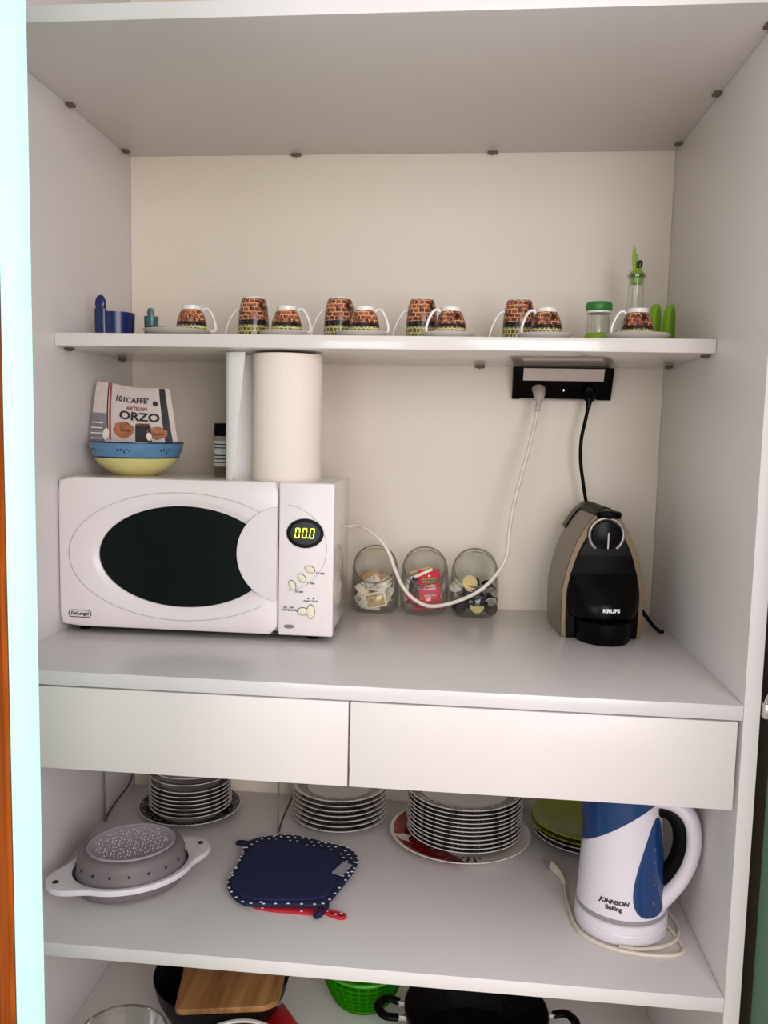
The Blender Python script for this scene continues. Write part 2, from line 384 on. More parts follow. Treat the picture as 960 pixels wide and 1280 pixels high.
# ------------------------------------------------------------------ microwave
mwo = (.224, .33, 0)
mw = thing('microwave', 'white countertop microwave with oval black window and green digital clock', 'microwave', mwo)
def mp(name, g, m, par=None, **k): return obj(name, g, m, par or mw, off=mwo, **k)
YF = .2155
mp('casing', box(.006, .442, .232, .436, .012, .2505), MWBODY, bevel=.004, seg=3)
for x in (.03, .41):
    for y in (.25, .41): mp('foot', xf(lathe([(.009, 0), (.011, .012)], 16), T(x, y, .0002)), BLACK)
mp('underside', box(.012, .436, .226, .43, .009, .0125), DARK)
# door with an oval opening
def door_plate(x0, x1, z0, z1, cx, cz, rx, rz, yf, yb, lip):
    n = 72; o1 = []; hole = ell(cx, cz, rx, rz, n); r_ = .012
    for hx, hz in hole:
        dx, dz = hx-cx, hz-cz; k = 1e9
        if dx > 1e-9: k = min(k, (x1-cx)/dx)
        if dx < -1e-9: k = min(k, (x0-cx)/dx)
        if dz > 1e-9: k = min(k, (z1-cz)/dz)
        if dz < -1e-9: k = min(k, (z0-cz)/dz)
        px, pz = cx+dx*k, cz+dz*k
        for qx, qz, sx_, sz_ in ((x0+r_, z1-r_, -1, 1), (x0+r_, z0+r_, -1, -1)):
            if (px-qx)*sx_ > 0 and (pz-qz)*sz_ > 0:
                v = Vector((px-qx, pz-qz)); v.normalize(); px, pz = qx+v.x*r_, qz+v.y*r_
        o1.append((px, pz))
    def mixr(t): return [((1-t)*a[0]+t*b[0], (1-t)*a[1]+t*b[1]) for a, b in zip(o1, hole)]
    R = [([(cx+(x-cx)*.995, cz+(z-cz)*.99) for x, z in o1], yb), (o1, yb-.004), (o1, yf+.003), (mixr(.02), yf+.001), (mixr(.05), yf), (ell(cx, cz, rx+lip, rz+lip, n), yf-.0005), (ell(cx, cz, rx+lip*.6, rz+lip*.6, n), yf+.0015), (hole, yf+.005), (ell(cx, cz, rx-.001, rz-.001, n), yb)]
    return loft([[(x, y, z) for x, z in o] for o, y in R], False, False)
GX, GZ = .2055, .1285
dm = mp('door', door_plate(.002, .3575, .011, .2515, GX, GZ, .1390, .0810, YF, .231, .0125), MWWHITE, sharp=50)
mp('window_glass', onface(ell(GX, GZ, .1400, .0820, 64), .2265, .003), BLACKGL, dm)
g1 = ell(.204, .1292, .1850, .1022, 80, .78, 2*PI-.80); g2 = ell(.204, .1292, .1842, .1014, 80, .78, 2*PI-.80)
mp('groove', loft([[(p[0], YF-.0004, p[1]), (p[0], YF-.0011, p[1]), (q[0], YF-.0011, q[1]), (q[0], YF-.0004, q[1])] for p, q in zip(g1, g2)]), GREYLINE, dm)
# raised half-moon grip beside the seam
HC = (.3635, .1415); grip = []
o = ell(.367, .1395, .073, .0745, 60, PI*.5+.10, PI*1.5-.10); o = [(min(x, .3572), z) for x, z in o]
mp('grip', xf(prism(o, 0, .006), T(0, YF, 0) @ FRONT), MWWHITE, dm, bevel=.0022, seg=3)
def stad(cx, cz, hw, hh, n=12): return [(cx+s*(hw-hh)+hh*math.cos(a), cz+hh*math.sin(a)) for s, a0 in ((1, -PI/2), (-1, PI/2)) for a in [a0+PI*i/n for i in range(n+1)]]
mp('brand_plate', annulus(stad(.0365, .0318, .0192, .0062), stad(.0365, .0318, .0181, .0051), YF-.0003, .0006), INK, dm)
mp('brand_lettering', textface("De'Longhi", .0072, .0365, YF-.0004, .0318, bold=.0002), INK, dm)
pn = mp('control_panel', box(.3595, .446, YF, .231, .011, .2515), MWWHITE, bevel=.003, seg=3)
YP = YF-.0001
a1 = ell(.3665, .1495, .0690, .0680, 50, -PI*.5+.11, PI*.5-.11); a2 = ell(.3665, .1495, .0683, .0673, 50, -PI*.5+.11, PI*.5-.11)
arcg = loft([[(p[0], YP, p[1]), (p[0], YP-.0005, p[1]), (q[0], YP-.0005, q[1]), (q[0], YP, q[1])] for p, q in zip(a1, a2)])
mp('groove', arcg, GREYLINE, pn)
mp('display_bezel', join(annulus(ell(.4012, .1735, .0290, .0230, 48), ell(.4012, .1735, .0235, .0176, 48), YP, .0022)), BLACKSH, pn)
mp('display', onface(ell(.4012, .1735, .0240, .0180, 48), YP, .001), mat('display_black', (20, 8, 8), .3), pn)
seg7 = []
for i, cx in enumerate((.3892, .4003, .4120)):
    h, w2, t_ = .0072, .0030, .0014
    for sx_ in (-1, 1):
        for sz_ in (-1, 1): seg7.append(box(cx+sx_*w2-t_/2+sz_*.0004, cx+sx_*w2+t_/2+sz_*.0004, YP-.0016, YP-.001, .1737+sz_*.0038-.0030, .1737+sz_*.0038+.0030))
    for sz_ in (-1, 1): seg7.append(box(cx-w2+sz_*.0008, cx+w2+sz_*.0008, YP-.0016, YP-.001, .1737+sz_*h-t_/2, .1737+sz_*h+t_/2))
seg7.append(box(.4052, .4066, YP-.0016, YP-.001, .1659, .1674))
mp('digits', join(*seg7), LED, pn)
for bx, bz, ra in ((.4094, .1174, -.35), (.3970, .1031, -.85), (.3820, .0912, -1.15)):
    b_ = mp('button', onface(ell(bx, bz, .0078, .0048, 24, rot=ra), YP, .0025), CREAM, pn, bevel=.0006)
    mp('button_ring', annulus(ell(bx, bz, .0086, .0056, 24, rot=ra), ell(bx, bz, .0078, .0048, 24, rot=ra), YP, .0008), INK, b_)
for s_, x, z in (('10 min', .4255, .1115), ('1 min', .4110, .0955), ('10 sec', .3925, .0815)): mp('lettering', textface(s_, .0052, x, YP, z, bold=.0001), INK, pn)
for bx, bz, rx, rz in ((.4115, .0505, .0058, .0108), (.3990, .0505, .0085, .0056)):
    b_ = mp('button', onface(ell(bx, bz, rx, rz, 28), YP, .0024 if rx < .007 else .0018), CREAM, pn, bevel=.0005)
    mp('button_ring', annulus(ell(bx, bz, rx+.0008, rz+.0008, 28), ell(bx, bz, rx, rz, 28), YP, .0008), INK, b_)
for s_, x, z in (('START STOP', .4110, .0668), ('POWER LEVEL', .3780, .0515), ('ON   OFF', .3760, .0555)): mp('lettering', textface(s_, .0040, x, YP, z, bold=.00008), INK, pn)
for x in (.4075, .4155): mp('symbol', onface(ell(x, .0712, .0013, .0013, 8), YP, .0005), INK, pn)
mp('badge', onface(ell(.3775, .0255, .0085, .0032, 24), YP, .0012), GREYB, pn)

# ------------------------------------------------------------------ paper towel roll
pr_ = thing('paper_towel_roll', 'tall roll of white paper towel standing on the microwave', 'paper towels', (.3555, .291, .2506))
obj('roll', lathe([(.020, .0), (.0555, .0), (.0565, .002), (.0565, .1985), (.0555, .2005), (.020, .2005)], 56, True), PAPER, pr_)
obj('core', lathe([(.0175, .0005), (.0198, .0005), (.0198, .200), (.0175, .200)], 32, True), CARD, pr_)
# loose sheet peeling off on the left
path = spline([(-.0555, .012), (-.066, .022), (-.082, .018), (-.0935, .002), (-.095, -.022), (-.088, -.034), (-.074, -.040), (-.060, -.043)], 5)
rows = 12; V = []; F = []; n = len(path)
for s in (0, 1):
    for j in range(rows+1):
        v = j/rows
        for i, p in enumerate(path):
            u = i/(n-1); k = 1
            x, y = p.x, p.y
            if u > .62: lim = -.0800+.0205*v; x = min(x, -.0935+(x+.0935)*((lim+.0935)/(.0335)) if x > -.0935 else x)
            V.append((x+(.0007*s), y+.0012*s, v*.2015))
for s in (0, 1):
    for j in range(rows):
        for i in range(n-1):
            a = s*(rows+1)*n+j*n+i; F.append((a, a+1, a+n+1, a+n))
kk = (rows+1)*n
for j in range(rows): F += [(j*n, (j+1)*n, kk+(j+1)*n, kk+j*n), (j*n+n-1, kk+j*n+n-1, kk+(j+1)*n+n-1, (j+1)*n+n-1)]
for i in range(n-1): F += [(i, kk+i, kk+i+1, i+1), (rows*n+i, rows*n+i+1, kk+rows*n+i+1, kk+rows*n+i)]
obj('loose_sheet', (V, F), PAPER2, pr_)

# ------------------------------------------------------------------ spice jar
sj = thing('spice_jar', 'small spice jar with black cap behind the loose paper towel', 'spice jar', (.2270, .375, .2506))
obj('glass', lathe([(.0, .0), (.0150, .0), (.0165, .002), (.0165, .060), (.014, .066), (.014, .07), (0, .07)], 28), GLASS, sj)
obj('contents', lathe([(0, .001), (.0145, .001), (.0145, .052), (0, .052)], 24), SPICE, sj)
lb = obj('label_wrap', lathe([(.0166, .016), (.0170, .016), (.0170, .060), (.0166, .060)], 28, True), LABELW, sj)
for z in (.022, .028, .034, .047, .053): obj('print', loft([[((.0172)*math.cos(a), .0172*math.sin(a), z+d) for a in [-2.4+i*.12 for i in range(14)]] for d in (0, .002)], False, False), INK, lb, normals=False)
obj('cap', lathe([(0, .068), (.0155, .068), (.0155, .0885), (.0145, .090), (0, .090)], 28), BLACK, sj, label='black screw cap')

# ------------------------------------------------------------------ bowl and coffee bag
bx_, by_ = .0890, .330
bw = thing('bowl', 'blue and yellow glazed ceramic bowl on the microwave holding the bag', 'bowl', (bx_, by_, .2506))
prof_o = [(.034, 0), (.036, .0015), (.040, .003), (.052, .010), (.064, .020), (.0705, .030)]
obj('yellow_base', lathe([(0, 0)]+prof_o+[(.0690, .0300), (.050, .0125), (.036, .0065), (0, .006)], 56), YELGLZ, bw)
obj('blue_wall', lathe([(.0707, .0312), (.0745, .040), (.0785, .0545), (.0770, .0545), (.0730, .040), (.0692, .0312)], 56, True), BLUEGLZ, bw)
for r, z in ((.0707, .0308), (.0780, .0553)): obj('blue_line', lathe([(r-.0016, z-.0012), (r+.0006, z-.0012), (r+.0009, z), (r+.0006, z+.0012), (r-.0016, z+.0012)], 56, True), DKBLUE, bw)
for a in (-2.35, -1.5, -.55, .4, 1.4, 2.4):
    for k, (da, dz) in enumerate(((-.12, .001), (-.05, .002), (.02, -.001), (.08, .002), (.04, -.004), (.13, -.001))):
        r = .0757+(dz)*.27; g = xf(lathe([(0, -.0004), (.0030-.0003*k, 0), (0, .0005)], 8, sy=.55), T(r*math.cos(a+da), r*math.sin(a+da), .0425+dz) @ Rm(a+da, 'Z') @ Rm(PI/2-.27, 'Y'))
        obj('painted_leaf', g, DKBLUE, bw)
bag = thing('coffee_bag', 'crumpled pale barley coffee bag with black lettering standing in the bowl', 'bag', (.0830, .330, .2590))
def bagS(u, v, s=0, off=0):
    """u, v in 0..1 over the front (s=0) or back (s=1); local coordinates"""
    w_ = .050+.0262*min(1, v*3.2)**.8 - .0125*max(0, (v-.3)/.7); cx = .004 - .0080*v
    x = cx+(2*u-1)*w_; z = .002+v*(.1450-.0115*u)
    z += .002*math.sin(u*7+1)*v
    th = (.021*math.sin(min(1, .12+u*.88)*PI)**.6*(1-v**2.2)**.8+.0012)*(0.4+min(1, v*3)*.6)
    wr = .0012*math.sin(9*u+6*v)+.0010*math.sin(17*v-5*u)
    y = .014*v + (-(th)-off if s == 0 else th*.8) + wr*(1-v)*(1 if s == 0 else -.4)
    return (x, y, z)
def grid(fn, nu, nv):
    V = [fn(i/nu, j/nv) for j in range(nv+1) for i in range(nu+1)]; F = [(j*(nu+1)+i, j*(nu+1)+i+1, (j+1)*(nu+1)+i+1, (j+1)*(nu+1)+i) for j in range(nv) for i in range(nu)]
    return V, F
g1 = grid(lambda u, v: bagS(u, v, 0), 24, 24); g2 = grid(lambda u, v: bagS(u, v, 1), 24, 24)
rim = []; n1 = 25
gV, gF = join(g1, g2); K = 25*25
edge = [i for i in range(25)]+[j*25+24 for j in range(1, 25)]+[24*25+i for i in range(23, -1, -1)]+[j*25 for j in range(23, 0, -1)]
for a, b in zip(edge, edge[1:]+edge[:1]): gF.append((a, K+a, K+b, b))
bb = obj('bag_body', (gV, gF), KRAFTW, bag)
def patch(u0, u1, v0, v1, m, nm='printed_panel', off=.0005, skew=0, nu=6, nv=12, par=bb):
    g = grid(lambda u, v: bagS(u0+(u1-u0)*u+skew*v, v0+(v1-v0)*v, 0, off), nu, nv); obj(nm, g, m, par, normals=False)
patch(.0, .20, .26, .64, BAGGREY, 'printed_side_panel', skew=-.0)
for v in (.34, .40, .46, .52): patch(.01, .16, v, v+.012, SACW, 'printed_line', .0009, nv=1)
patch(.245, .262, .14, 1, BROWNINK, 'printed_stripe', skew=-.085)
patch(.275, .300, .14, 1, REDINK, 'printed_stripe', skew=-.085)
patch(.885, .965, .14, .995, BLACKINK, 'printed_stripe', skew=-.03)
def blob(cu, cv, ru, rv, m, nm, off=.0008, n=20, jag=.0):
    rnd = random.Random(int(cu*1000)); pts = []
    for i in range(n):
        a = 2*PI*i/n; k = 1+jag*rnd.uniform(-1, 1); pts.append(bagS(cu+ru*k*math.cos(a), cv+rv*k*math.sin(a), 0, off))
    V = [bagS(cu, cv, 0, off)]+pts; F = [(0, 1+i, 1+(i+1) % n) for i in range(n)]; obj(nm, (V, F), m, bb, normals=False)
blob(.42, .470, .125, .100, BEAN, 'printed_bean', jag=.08); blob(.44, .465, .07, .012, BEAN2, 'printed_bean', .0011, jag=.1)
blob(.80, .445, .110, .080, BEAN, 'printed_bean', jag=.08); blob(.82, .43, .07, .012, BEAN2, 'printed_bean', .0011, jag=.1)
patch(.555, .735, .30, .545, BLACKINK, 'printed_cup', .0008, nu=3, nv=4); patch(.57, .72, .53, .56, BEAN2, 'printed_coffee', .0011, nv=1)
blob(.21, .40, .04, .07, SACW, 'printed_spoon'); blob(.71, .40, .03, .05, SACW, 'printed_spoon', .0011)
def bagtext(s, size, u, v, m, bold=0, sx=1, rot=0):
    g = text(s, size, .0003, bold, sx=sx); out = []
    for x, y, z in g[0]:
        X = x*math.cos(rot)-y*math.sin(rot); Y = x*math.sin(rot)+y*math.cos(rot)
        p = bagS(u+X/.135, v+Y/.140, 0, .0009+z); out.append(p)
    obj('lettering', (out, g[1]), m, bb, normals=False)
bagtext("101CAFFE'", .0125, .50, .835, BLACKINK, .0003, 1.05)
blob(.80, .805, .032, .032, BLACKINK, 'printed_emblem')
bagtext("ARTISAN", .0088, .57, .735, REDINK, .0002)
bagtext("ORZO", .0195, .60, .635, BLACKINK, .0006, 1.18, -.05)

# ------------------------------------------------------------------ cups, saucers and small items on the middle shelf
def cup_handle(pts, r=.0021): return tube(pts, r, 10, 8, flat=1.25)
def make_small(label, loc, rz):
    t = thing('espresso_cup', label, 'cup', loc, rz, 'upturned small coffee cups')
    prof = [(.0228, 0), (.0232, .0006), (.0229, .008), (.0212, .020), (.0175, .031), (.0145, .0355), (.0140, .0370), (.0150, .0415), (.0132, .0425), (.0122, .0385), (.0, .0380)]
    obj('cup_wall', lathe([(r*1.1, z*1.12) for r, z in prof+[(0, .0355), (.0130, .0345), (.0162, .030), (.0197, .0195), (.0213, .008), (.0216, 0)]], 40, True), CUPS, t)
    obj('handle', cup_handle([(.0175, 0, .0400), (.0225, 0, .0428), (.0290, 0, .0395), (.0360, 0, .0260), (.0390, 0, .0130), (.0360, 0, .0070), (.0245, 0, .0085)], .0024), PORC, t)
    return t
def make_tall(label, loc, rz):
    t = thing('tall_cup', label, 'cup', loc, rz, 'upturned tall coffee cups')
    prof = [(.0262, 0), (.0266, .0006), (.0265, .020), (.0255, .045), (.0235, .062), (.0205, .073), (.0180, .0775), (.0165, .0785), (.0150, .0775), (0, .0770)]
    obj('cup_wall', lathe(prof+[(0, .0745), (.0165, .0740), (.0195, .070), (.0222, .060), (.024, .044), (.025, .020), (.0250, 0)], 40, True), CUPT, t)
    obj('handle', cup_handle([(.0240, 0, .0560), (.0290, 0, .0560), (.0380, 0, .0440), (.0455, 0, .0260), (.0470, 0, .0120), (.0420, 0, .0050), (.0258, 0, .0080)]), PORC, t)
    return t
SPROF = lambda R, h=.0115: [(0, .0), (R*.52, .0), (R*.58, .0015), (R*.80, .0045), (R*.985, h-.0012), (R, h-.0004), (R*.985, h), (R*.80, .0068), (R*.56, .0040), (0, .0038)]
zS = ZM+.0002
small = [(.1985, .287, 0.05, 'small patterned cup upside down on the leftmost saucer'), (.3540, .287, -.05, 'small patterned cup right of the leftmost tall cup, handle right'), (.4790, .287, -.15, 'small patterned cup in front of the second tall cup from the left'),
         (.6150, .287, PI+.25, 'small patterned cup right of the third tall cup, handle left'), (.7625, .287, PI+.2, 'small patterned cup in front of the rightmost tall cup'), (.9000, .287, PI+.05, 'small patterned cup upside down in front of the glass oil bottle')]
sx = [(.1760, .0545), (.3500, .0400), (.4760, .0420), (.6120, .0430), (.7610, .0425), (.8990, .0500)]
sl = ['wide pale saucer at the left end, black lid lying on it', 'pale saucer under the small cup beside the leftmost tall cup', 'pale saucer in front of the second tall cup from the left', 'pale saucer in front of the third tall cup from the left', 'pale saucer in front of the rightmost tall cup', 'wide pale saucer in front of the glass oil bottle']
for (x, R), l in zip(sx, sl):
    tag(obj('saucer', lathe(SPROF(R), 44), SAUC, loc=(x, .287 if R < .05 else YM+R+.012, zS)), l, 'saucer', 'saucers on the middle shelf')
c0 = make_small(small[0][3], (small[0][0], small[0][1], zS+.0041), small[0][2])
for x, y, rz, l in small[1:]: dup(c0, (x, y, zS+.0041), rz, l)
tall = [(.2795, .375, PI+.15, 'leftmost tall patterned cup standing upside down on the shelf'), (.4270, .375, PI+.10, 'second tall patterned cup from the left, upside down'), (.5655, .375, PI+.10, 'third tall patterned cup from the left, upside down'), (.7255, .375, PI+.12, 'rightmost tall patterned cup standing upside down')]
c1 = make_tall(tall[0][3], (tall[0][0], tall[0][1], zS), tall[0][2])
for x, y, rz, l in tall[1:]: dup(c1, (x, y, zS), rz, l)
tag(obj('bottle_lid', lathe([(0, 0), (.0150, 0), (.0160, .002), (.0155, .0120), (.0140, .0140), (.0080, .0145), (.0070, .0130), (0, .013)], 28), BLACK, loc=(.1400, .290, zS+.0042)), 'small black lid lying on the leftmost saucer', 'lid')
bs = thing('measuring_scoop', 'navy blue plastic scoop with upright rounded handle at shelf left end', 'scoop', (.0560, .330, zS))
obj('scoop_bowl', lathe([(0, 0), (.026, 0), (.0285, .002), (.0300, .0440), (.0280, .0440), (.0265, .004), (0, .003)], 36), NAVY, bs)
obj('scoop_handle', join(tube([(-.0165, -.026, .004), (-.0165, -.0275, .030), (-.0165, -.0275, .0480)], .0105, 14, 4, flat=.45, upv=(1, 0, 0)), xf(lathe([(0, -.0145), (.0052, -.0125), (.0086, -.006), (.0094, 0), (.0086, .006), (.0052, .0125), (0, .0145)], 24, sy=.55), T(-.0165, -.0275, .0560))), NAVY, bs)
tsn = thing('measuring_scoop', 'small teal plastic scoop between the navy scoop and the black lid', 'scoop', (.1070, .355, zS))
obj('scoop_bowl', lathe([(0, 0), (.0100, 0), (.0115, .002), (.0122, .0420), (.0105, .0420), (.0095, .004), (0, .003)], 28), TEAL, tsn)
obj('scoop_handle', xf(lathe([(0, -.010), (.0045, -.008), (.0062, 0), (.0045, .007), (0, .0085)], 20, sy=.6), T(0, -.004, .0480)), TEAL, tsn)
gj = thing('lidded_jar', 'small glass jar with green lid and lime base on middle shelf', 'jar', (.8580, .400, zS))
obj('glass', lathe([(.0165, .012), (.0185, .014), (.0185, .056), (.0165, .060), (.0155, .060), (.0172, .055), (.0172, .014), (.0155, .013)], 32, True), GLASS, gj)
obj('base', lathe([(0, 0), (.021, 0), (.0220, .004), (.0215, .022), (.0190, .026), (.0189, .010), (0, .009)], 32), LIME, gj, label='lime green base cup')
ld = obj('lid', lathe([(0, .062), (.0205, .062), (.0218, .064), (.0218, .0730), (.0195, .0765), (0, .0770)], 32), LIMED, gj, label='green lid with a white ring')
obj('lid_ring', lathe([(.0150, .0585), (.0215, .0585), (.0218, .0618), (.0150, .0618)], 32, True), PORC, ld)
ob = thing('oil_bottle', 'small glass oil bottle with green spout stopper behind the rightmost cup', 'bottle', (.9185, .410, zS))
obj('glass', lathe([(0, 0), (.0290, 0), (.0320, .003), (.0320, .026), (.0250, .044), (.0160, .062), (.0130, .080), (.0122, .115), (.0125, .122), (.0112, .122), (.0109, .112), (.0116, .080), (.0146, .061), (.0235, .043), (.0305, .026), (.0305, .005), (0, .004)], 36), GLASS, ob)
obj('neck_ring', lathe([(.0118, .118), (.0150, .119), (.0155, .1215), (.0150, .124), (.0118, .1245)], 28, True), GLASSR, ob)
st = obj('stopper', lathe([(0, .108), (.0095, .109), (.0102, .120), (.0125, .1245), (.0105, .1280), (.0070, .1300), (.0065, .1330), (0, .1340)], 24), LIME, ob, label='lime green stopper')
def leaf(x, y, z0, h, w_): return tube([(x, y, z0), (x-.001, y, z0+h*.4), (x-.0015, y, z0+h*.75), (x-.002, y, z0+h)], lambda t: w_*max(.05, math.sin(PI*min(1, .25+t*.75))), 10, 5, flat=.4, upv=(1, 0, 0))
obj('spout_leaf', leaf(-.0045, -.002, .131, .040, .0035), LIME, st); obj('spout_leaf', leaf(.0005, .000, .131, .028, .0028), LIME, st)
obj('pour_bulb', xf(lathe([(0, -.007), (.004, -.006), (.0052, 0), (.004, .005), (0, .0068)], 16), T(.0030, -.006, .1400)), mat('bottle_green', (14, 34, 26), .2), st, label='dark green rounded knob')
gh = thing('sponge_holder', 'lime green two-arched plastic holder at right end of middle shelf', 'holder', (.9620, .400, zS), .25)
def arch(x0, lean):
    g = loft([[(x0+lean*t+.0+dx, dy*(1-.55*max(0, t-.6)/.4) if t < 1 else dy*.3, .004+.070*t) for dx, dy in ((-.0045, -.017), (.0045, -.017), (.0045, .017), (-.0045, .017))] for t in (0, .2, .4, .6, .75, .88, .96, 1)])
    return g
obj('base', prism(ell(0, 0, .030, .021, 32), 0, .006), LIME, gh, bevel=.002)
for x0, ln in ((-.013, .002), (.012, .006)):
    o_ = [(x*.66, y) for x, y in [(-.0150, 0), (-.0150, .045), (-.0125, .058), (-.0075, .0665), (0, .070), (.0075, .0665), (.0125, .058), (.0150, .045), (.0150, 0)]]
    g = xf(prism(o_, -.0060, .0060), T(x0, 0, .005) @ Rm(.38, 'Z') @ Rm(PI/2, 'X'))
    obj('arch', g, LIME, gh, bevel=.0018)
    o_ = [(x*.55, y*.8+.008) for x, y in o_]
    g = xf(prism(o_, -.0068, .0068), T(x0, 0, .005) @ Rm(.38, 'Z') @ Rm(PI/2, 'X')); obj('arch_face', g, mat('dark_lime', (104, 140, 30), .4), gh, bevel=.0006)

# ------------------------------------------------------------------ power strip, plugs, cords
po = (.820, .525, .395)
ps = thing('power_strip', 'black corner power strip with aluminium cover under the middle shelf', 'power strip', po)
def pp(name, g, m, par=None, **k): return obj(name, g, m, par or ps, off=po, **k)
tri = [(.5440, .3985), (.5300, .3965), (.5020, .4530), (.5440, .4552)]
def yzprism(o_, x0, x1): return [(x0, y, z) for y, z in o_]+[(x1, y, z) for y, z in o_], [(3, 2, 1, 0), (4, 5, 6, 7)]+[(i, (i+1) % 4, 4+(i+1) % 4, 4+i) for i in range(4)]
pp('housing', yzprism(tri, .7285, .9060), BLACK, bevel=.0008)
e0, e1 = Vector((0, .5300, .3965)), Vector((0, .5020, .4530)); ed = (e1-e0); nn = Vector((0, -ed.z, ed.y)).normalized()
def slant(x0, x1, t0, t1, h0, h1):
    q = [e0+ed*t0, e0+ed*t1]; return yzprism([tuple((q[0]+nn*h0)[1:]), tuple((q[0]+nn*h1)[1:]), tuple((q[1]+nn*h1)[1:]), tuple((q[1]+nn*h0)[1:])], x0, x1)
pp('cover_strip', slant(.7460, .8890, .60, .97, -.0005, .0015), ALU, label='aluminium cover strip')
pp('lower_trim', slant(.742, .880, .0, .035, -.0005, .0010), STEEL)
for x in (.7745, .8220, .8660):
    c = e0+ed*.31; rot = Matrix.Translation((x, c.y, c.z)) @ Rm(math.radians(90+26), 'X')
    pp('socket', xf(lathe([(.0125, -.0004), (.0150, -.0004), (.0150, .0008), (.0125, .0008)], 28, True), rot), BLACKSH)
pp('indicator', slant(.8195, .8210, .28, .33, 0, .0012), mat('lamp_white', (255, 255, 255), .4, emit=(255, 255, 255), es=1.2))
o_ = mwo; mcb = mw
pc = e0+ed*.33
pl = obj('plug', join(tube([tuple(pc+Vector((.7750, 0, 0))+nn*.0015), (.7745, .4985, .4050), (.7735, .4900, .3960)], lambda t: .0125-.004*t, 14, 5, flat=.75, upv=(1, 0, 0)), tube([(.7740, .4915, .3985), (.7720, .4850, .3800)], lambda t: .0055-.0018*t, 12, smooth=False)), PLUGG, mcb, off=o_)
for k in range(4): obj('strain_rib', xf(lathe([(.0035, -.0008), (.0056, -.0008), (.0056, .0008), (.0035, .0008)], 14, True), T(.7722-.0004*k, .4866-.0014*k, .3850-.0036*k)), PLUGG, pl, off=o_)
pts = [(.7722, .4860, .3830), (.7680, .478, .355), (.7570, .465, .305), (.7430, .455, .250), (.7320, .447, .200), (.7270, .440, .160), (.7240, .434, .120), (.7090, .430, .088), (.6790, .428, .056), (.6370, .426, .034), (.5940, .426, .0240), (.5640, .428, .0340), (.5420, .431, .0560), (.5270, .434, .0860), (.5140, .438, .1170), (.4960, .444, .1400), (.4740, .452, .1540), (.4560, .462, .1605), (.4400, .462, .1580), (.4280, .4380, .1530)]
mcb = obj('power_cord', tube(pts, .0034, 10, 6), CORDW, mw, off=o_, label='white power cord looping in front of the jars')
pl.parent = mcb
for ch in list(pl.children):
    ch.parent = mcb
o_ = (0, 0, 0)
kc = obj('power_cord', tube([(.8612, .4915, .3830), (.8570, .489, .360), (.8510, .487, .325), (.8520, .489, .285), (.8600, .493, .240), (.8680, .499, .200), (.8740, .508, .140), (.8800, .514, .060), (.8850, .516, .010)], .0032, 10, 6), BLACK)
obj('plug', join(tube([tuple(pc+Vector((.8640, 0, 0))+nn*.0015), (.8635, .5000, .4050), (.8625, .4930, .3960)], lambda t: .0130-.004*t, 14, 5, flat=.8, upv=(1, 0, 0)), tube([(.8625, .4945, .3985), (.8610, .4910, .3800)], lambda t: .0062-.002*t, 12, smooth=False)), BLACKSH, kc, off=o_)

# ------------------------------------------------------------------ jars with contents
JR = [(0, 0, .0030, .034, 0), (0, 0, .0002, .036, 0), (0, 0, .0050, .0415, 0), (0, 0, .014, .0438, .02), (0, .0, .030, .0445, .08), (0, -.001, .045, .0445, .25), (0, -.004, .063, .0438, .58), (0, -.008, .078, .0415, .86), (0, -.0115, .0865, .0385, .98)]
def make_jar(label, x):
    t = thing('glass_jar', label, 'jar', (x, .4880, .0002), 0, 'slanted glass jars')
    n = 44; outer = [ring((a, b, c), r, n, tilt=tl) for a, b, c, r, tl in JR[1:]]
    inner = [ring((a, b, c+(.003 if i < 2 else 0)), r-.0022, n, tilt=tl) for i, (a, b, c, r, tl) in enumerate(JR[1:])]
    obj('glass', loft(outer+inner[::-1]), GLASS, t, sharp=60)
    rr = []
    for k in range(10):
        a = 2*PI*k/10; rr.append(ring((0, -.0125-.002*math.sin(a)*.8, .0885+.002*math.sin(a)*.55), .0385+.0016*math.cos(a), n, tilt=.98))
    obj('rim', loft(rr, closed=True), GLASSR, t)
    rr = []
    for k in range(8):
        a = 2*PI*k/8; rr.append(ring((0, -.008-.0008*math.sin(a), .0805+.0008*math.sin(a)), .0418+.0008*math.cos(a), n, tilt=.90))
    obj('thread', loft(rr, closed=True), GLASSR, t)
    return t
jx = (.4870, .5785, .6700)
j0 = make_jar('slanted glass jar holding beige sugar sachets, beside the microwave', jx[0])
dup(j0, (jx[1], .4880, .0002), 0, 'slanted glass jar in the middle holding a red tea packet')
dup(j0, (jx[2], .4880, .0002), 0, 'slanted glass jar on the right holding black coffee capsules')
def place(o, loc, rot): o.location = (loc[0], loc[1]-.0095, loc[2]); o.rotation_euler = rot; return o
def sachet(label, m, loc, rot, w_=.044, h_=.028, th=.0032, grp=None, face=None, cat='sachet'):
    t = obj('sachet', box(-w_/2, w_/2, -th/2, th/2, -h_/2, h_/2), m, bevel=.0012); tag(t, label, cat, grp); place(t, loc, rot)
    if face:
        for (x0, x1, z0, z1, mm) in face: obj('print', box(x0, x1, -th/2-.0005, -th/2+.0001, z0, z1), mm, t)
    return t
X = jx[0]; SG = 'sugar sachets in the left jar'
t = sachet('kraft brown sugar sachet facing out at the bottom of the left jar', SACW, (X+.003, .474, .0235), (-.12, -.22, 0), .040, .028, .004, SG, [(-.0165, .0165, -.011, .011, KRAFT), (-.0165, .0165, .007, .0095, OLIVE)])
obj('print', xf(join(*[lathe([(.0022, 0), (.003, 0), (.003, .0006), (.0022, .0006)], 16, True)]), T(-.006, -.0022, 0) @ Rm(PI/2, 'X')), BROWNINK, t)
t = sachet('white sugar sachet with round brown mark at left jar side', SACW, (X-.0245, .476, .022), (-.1, .75, -.45), .028, .018, .003, SG)
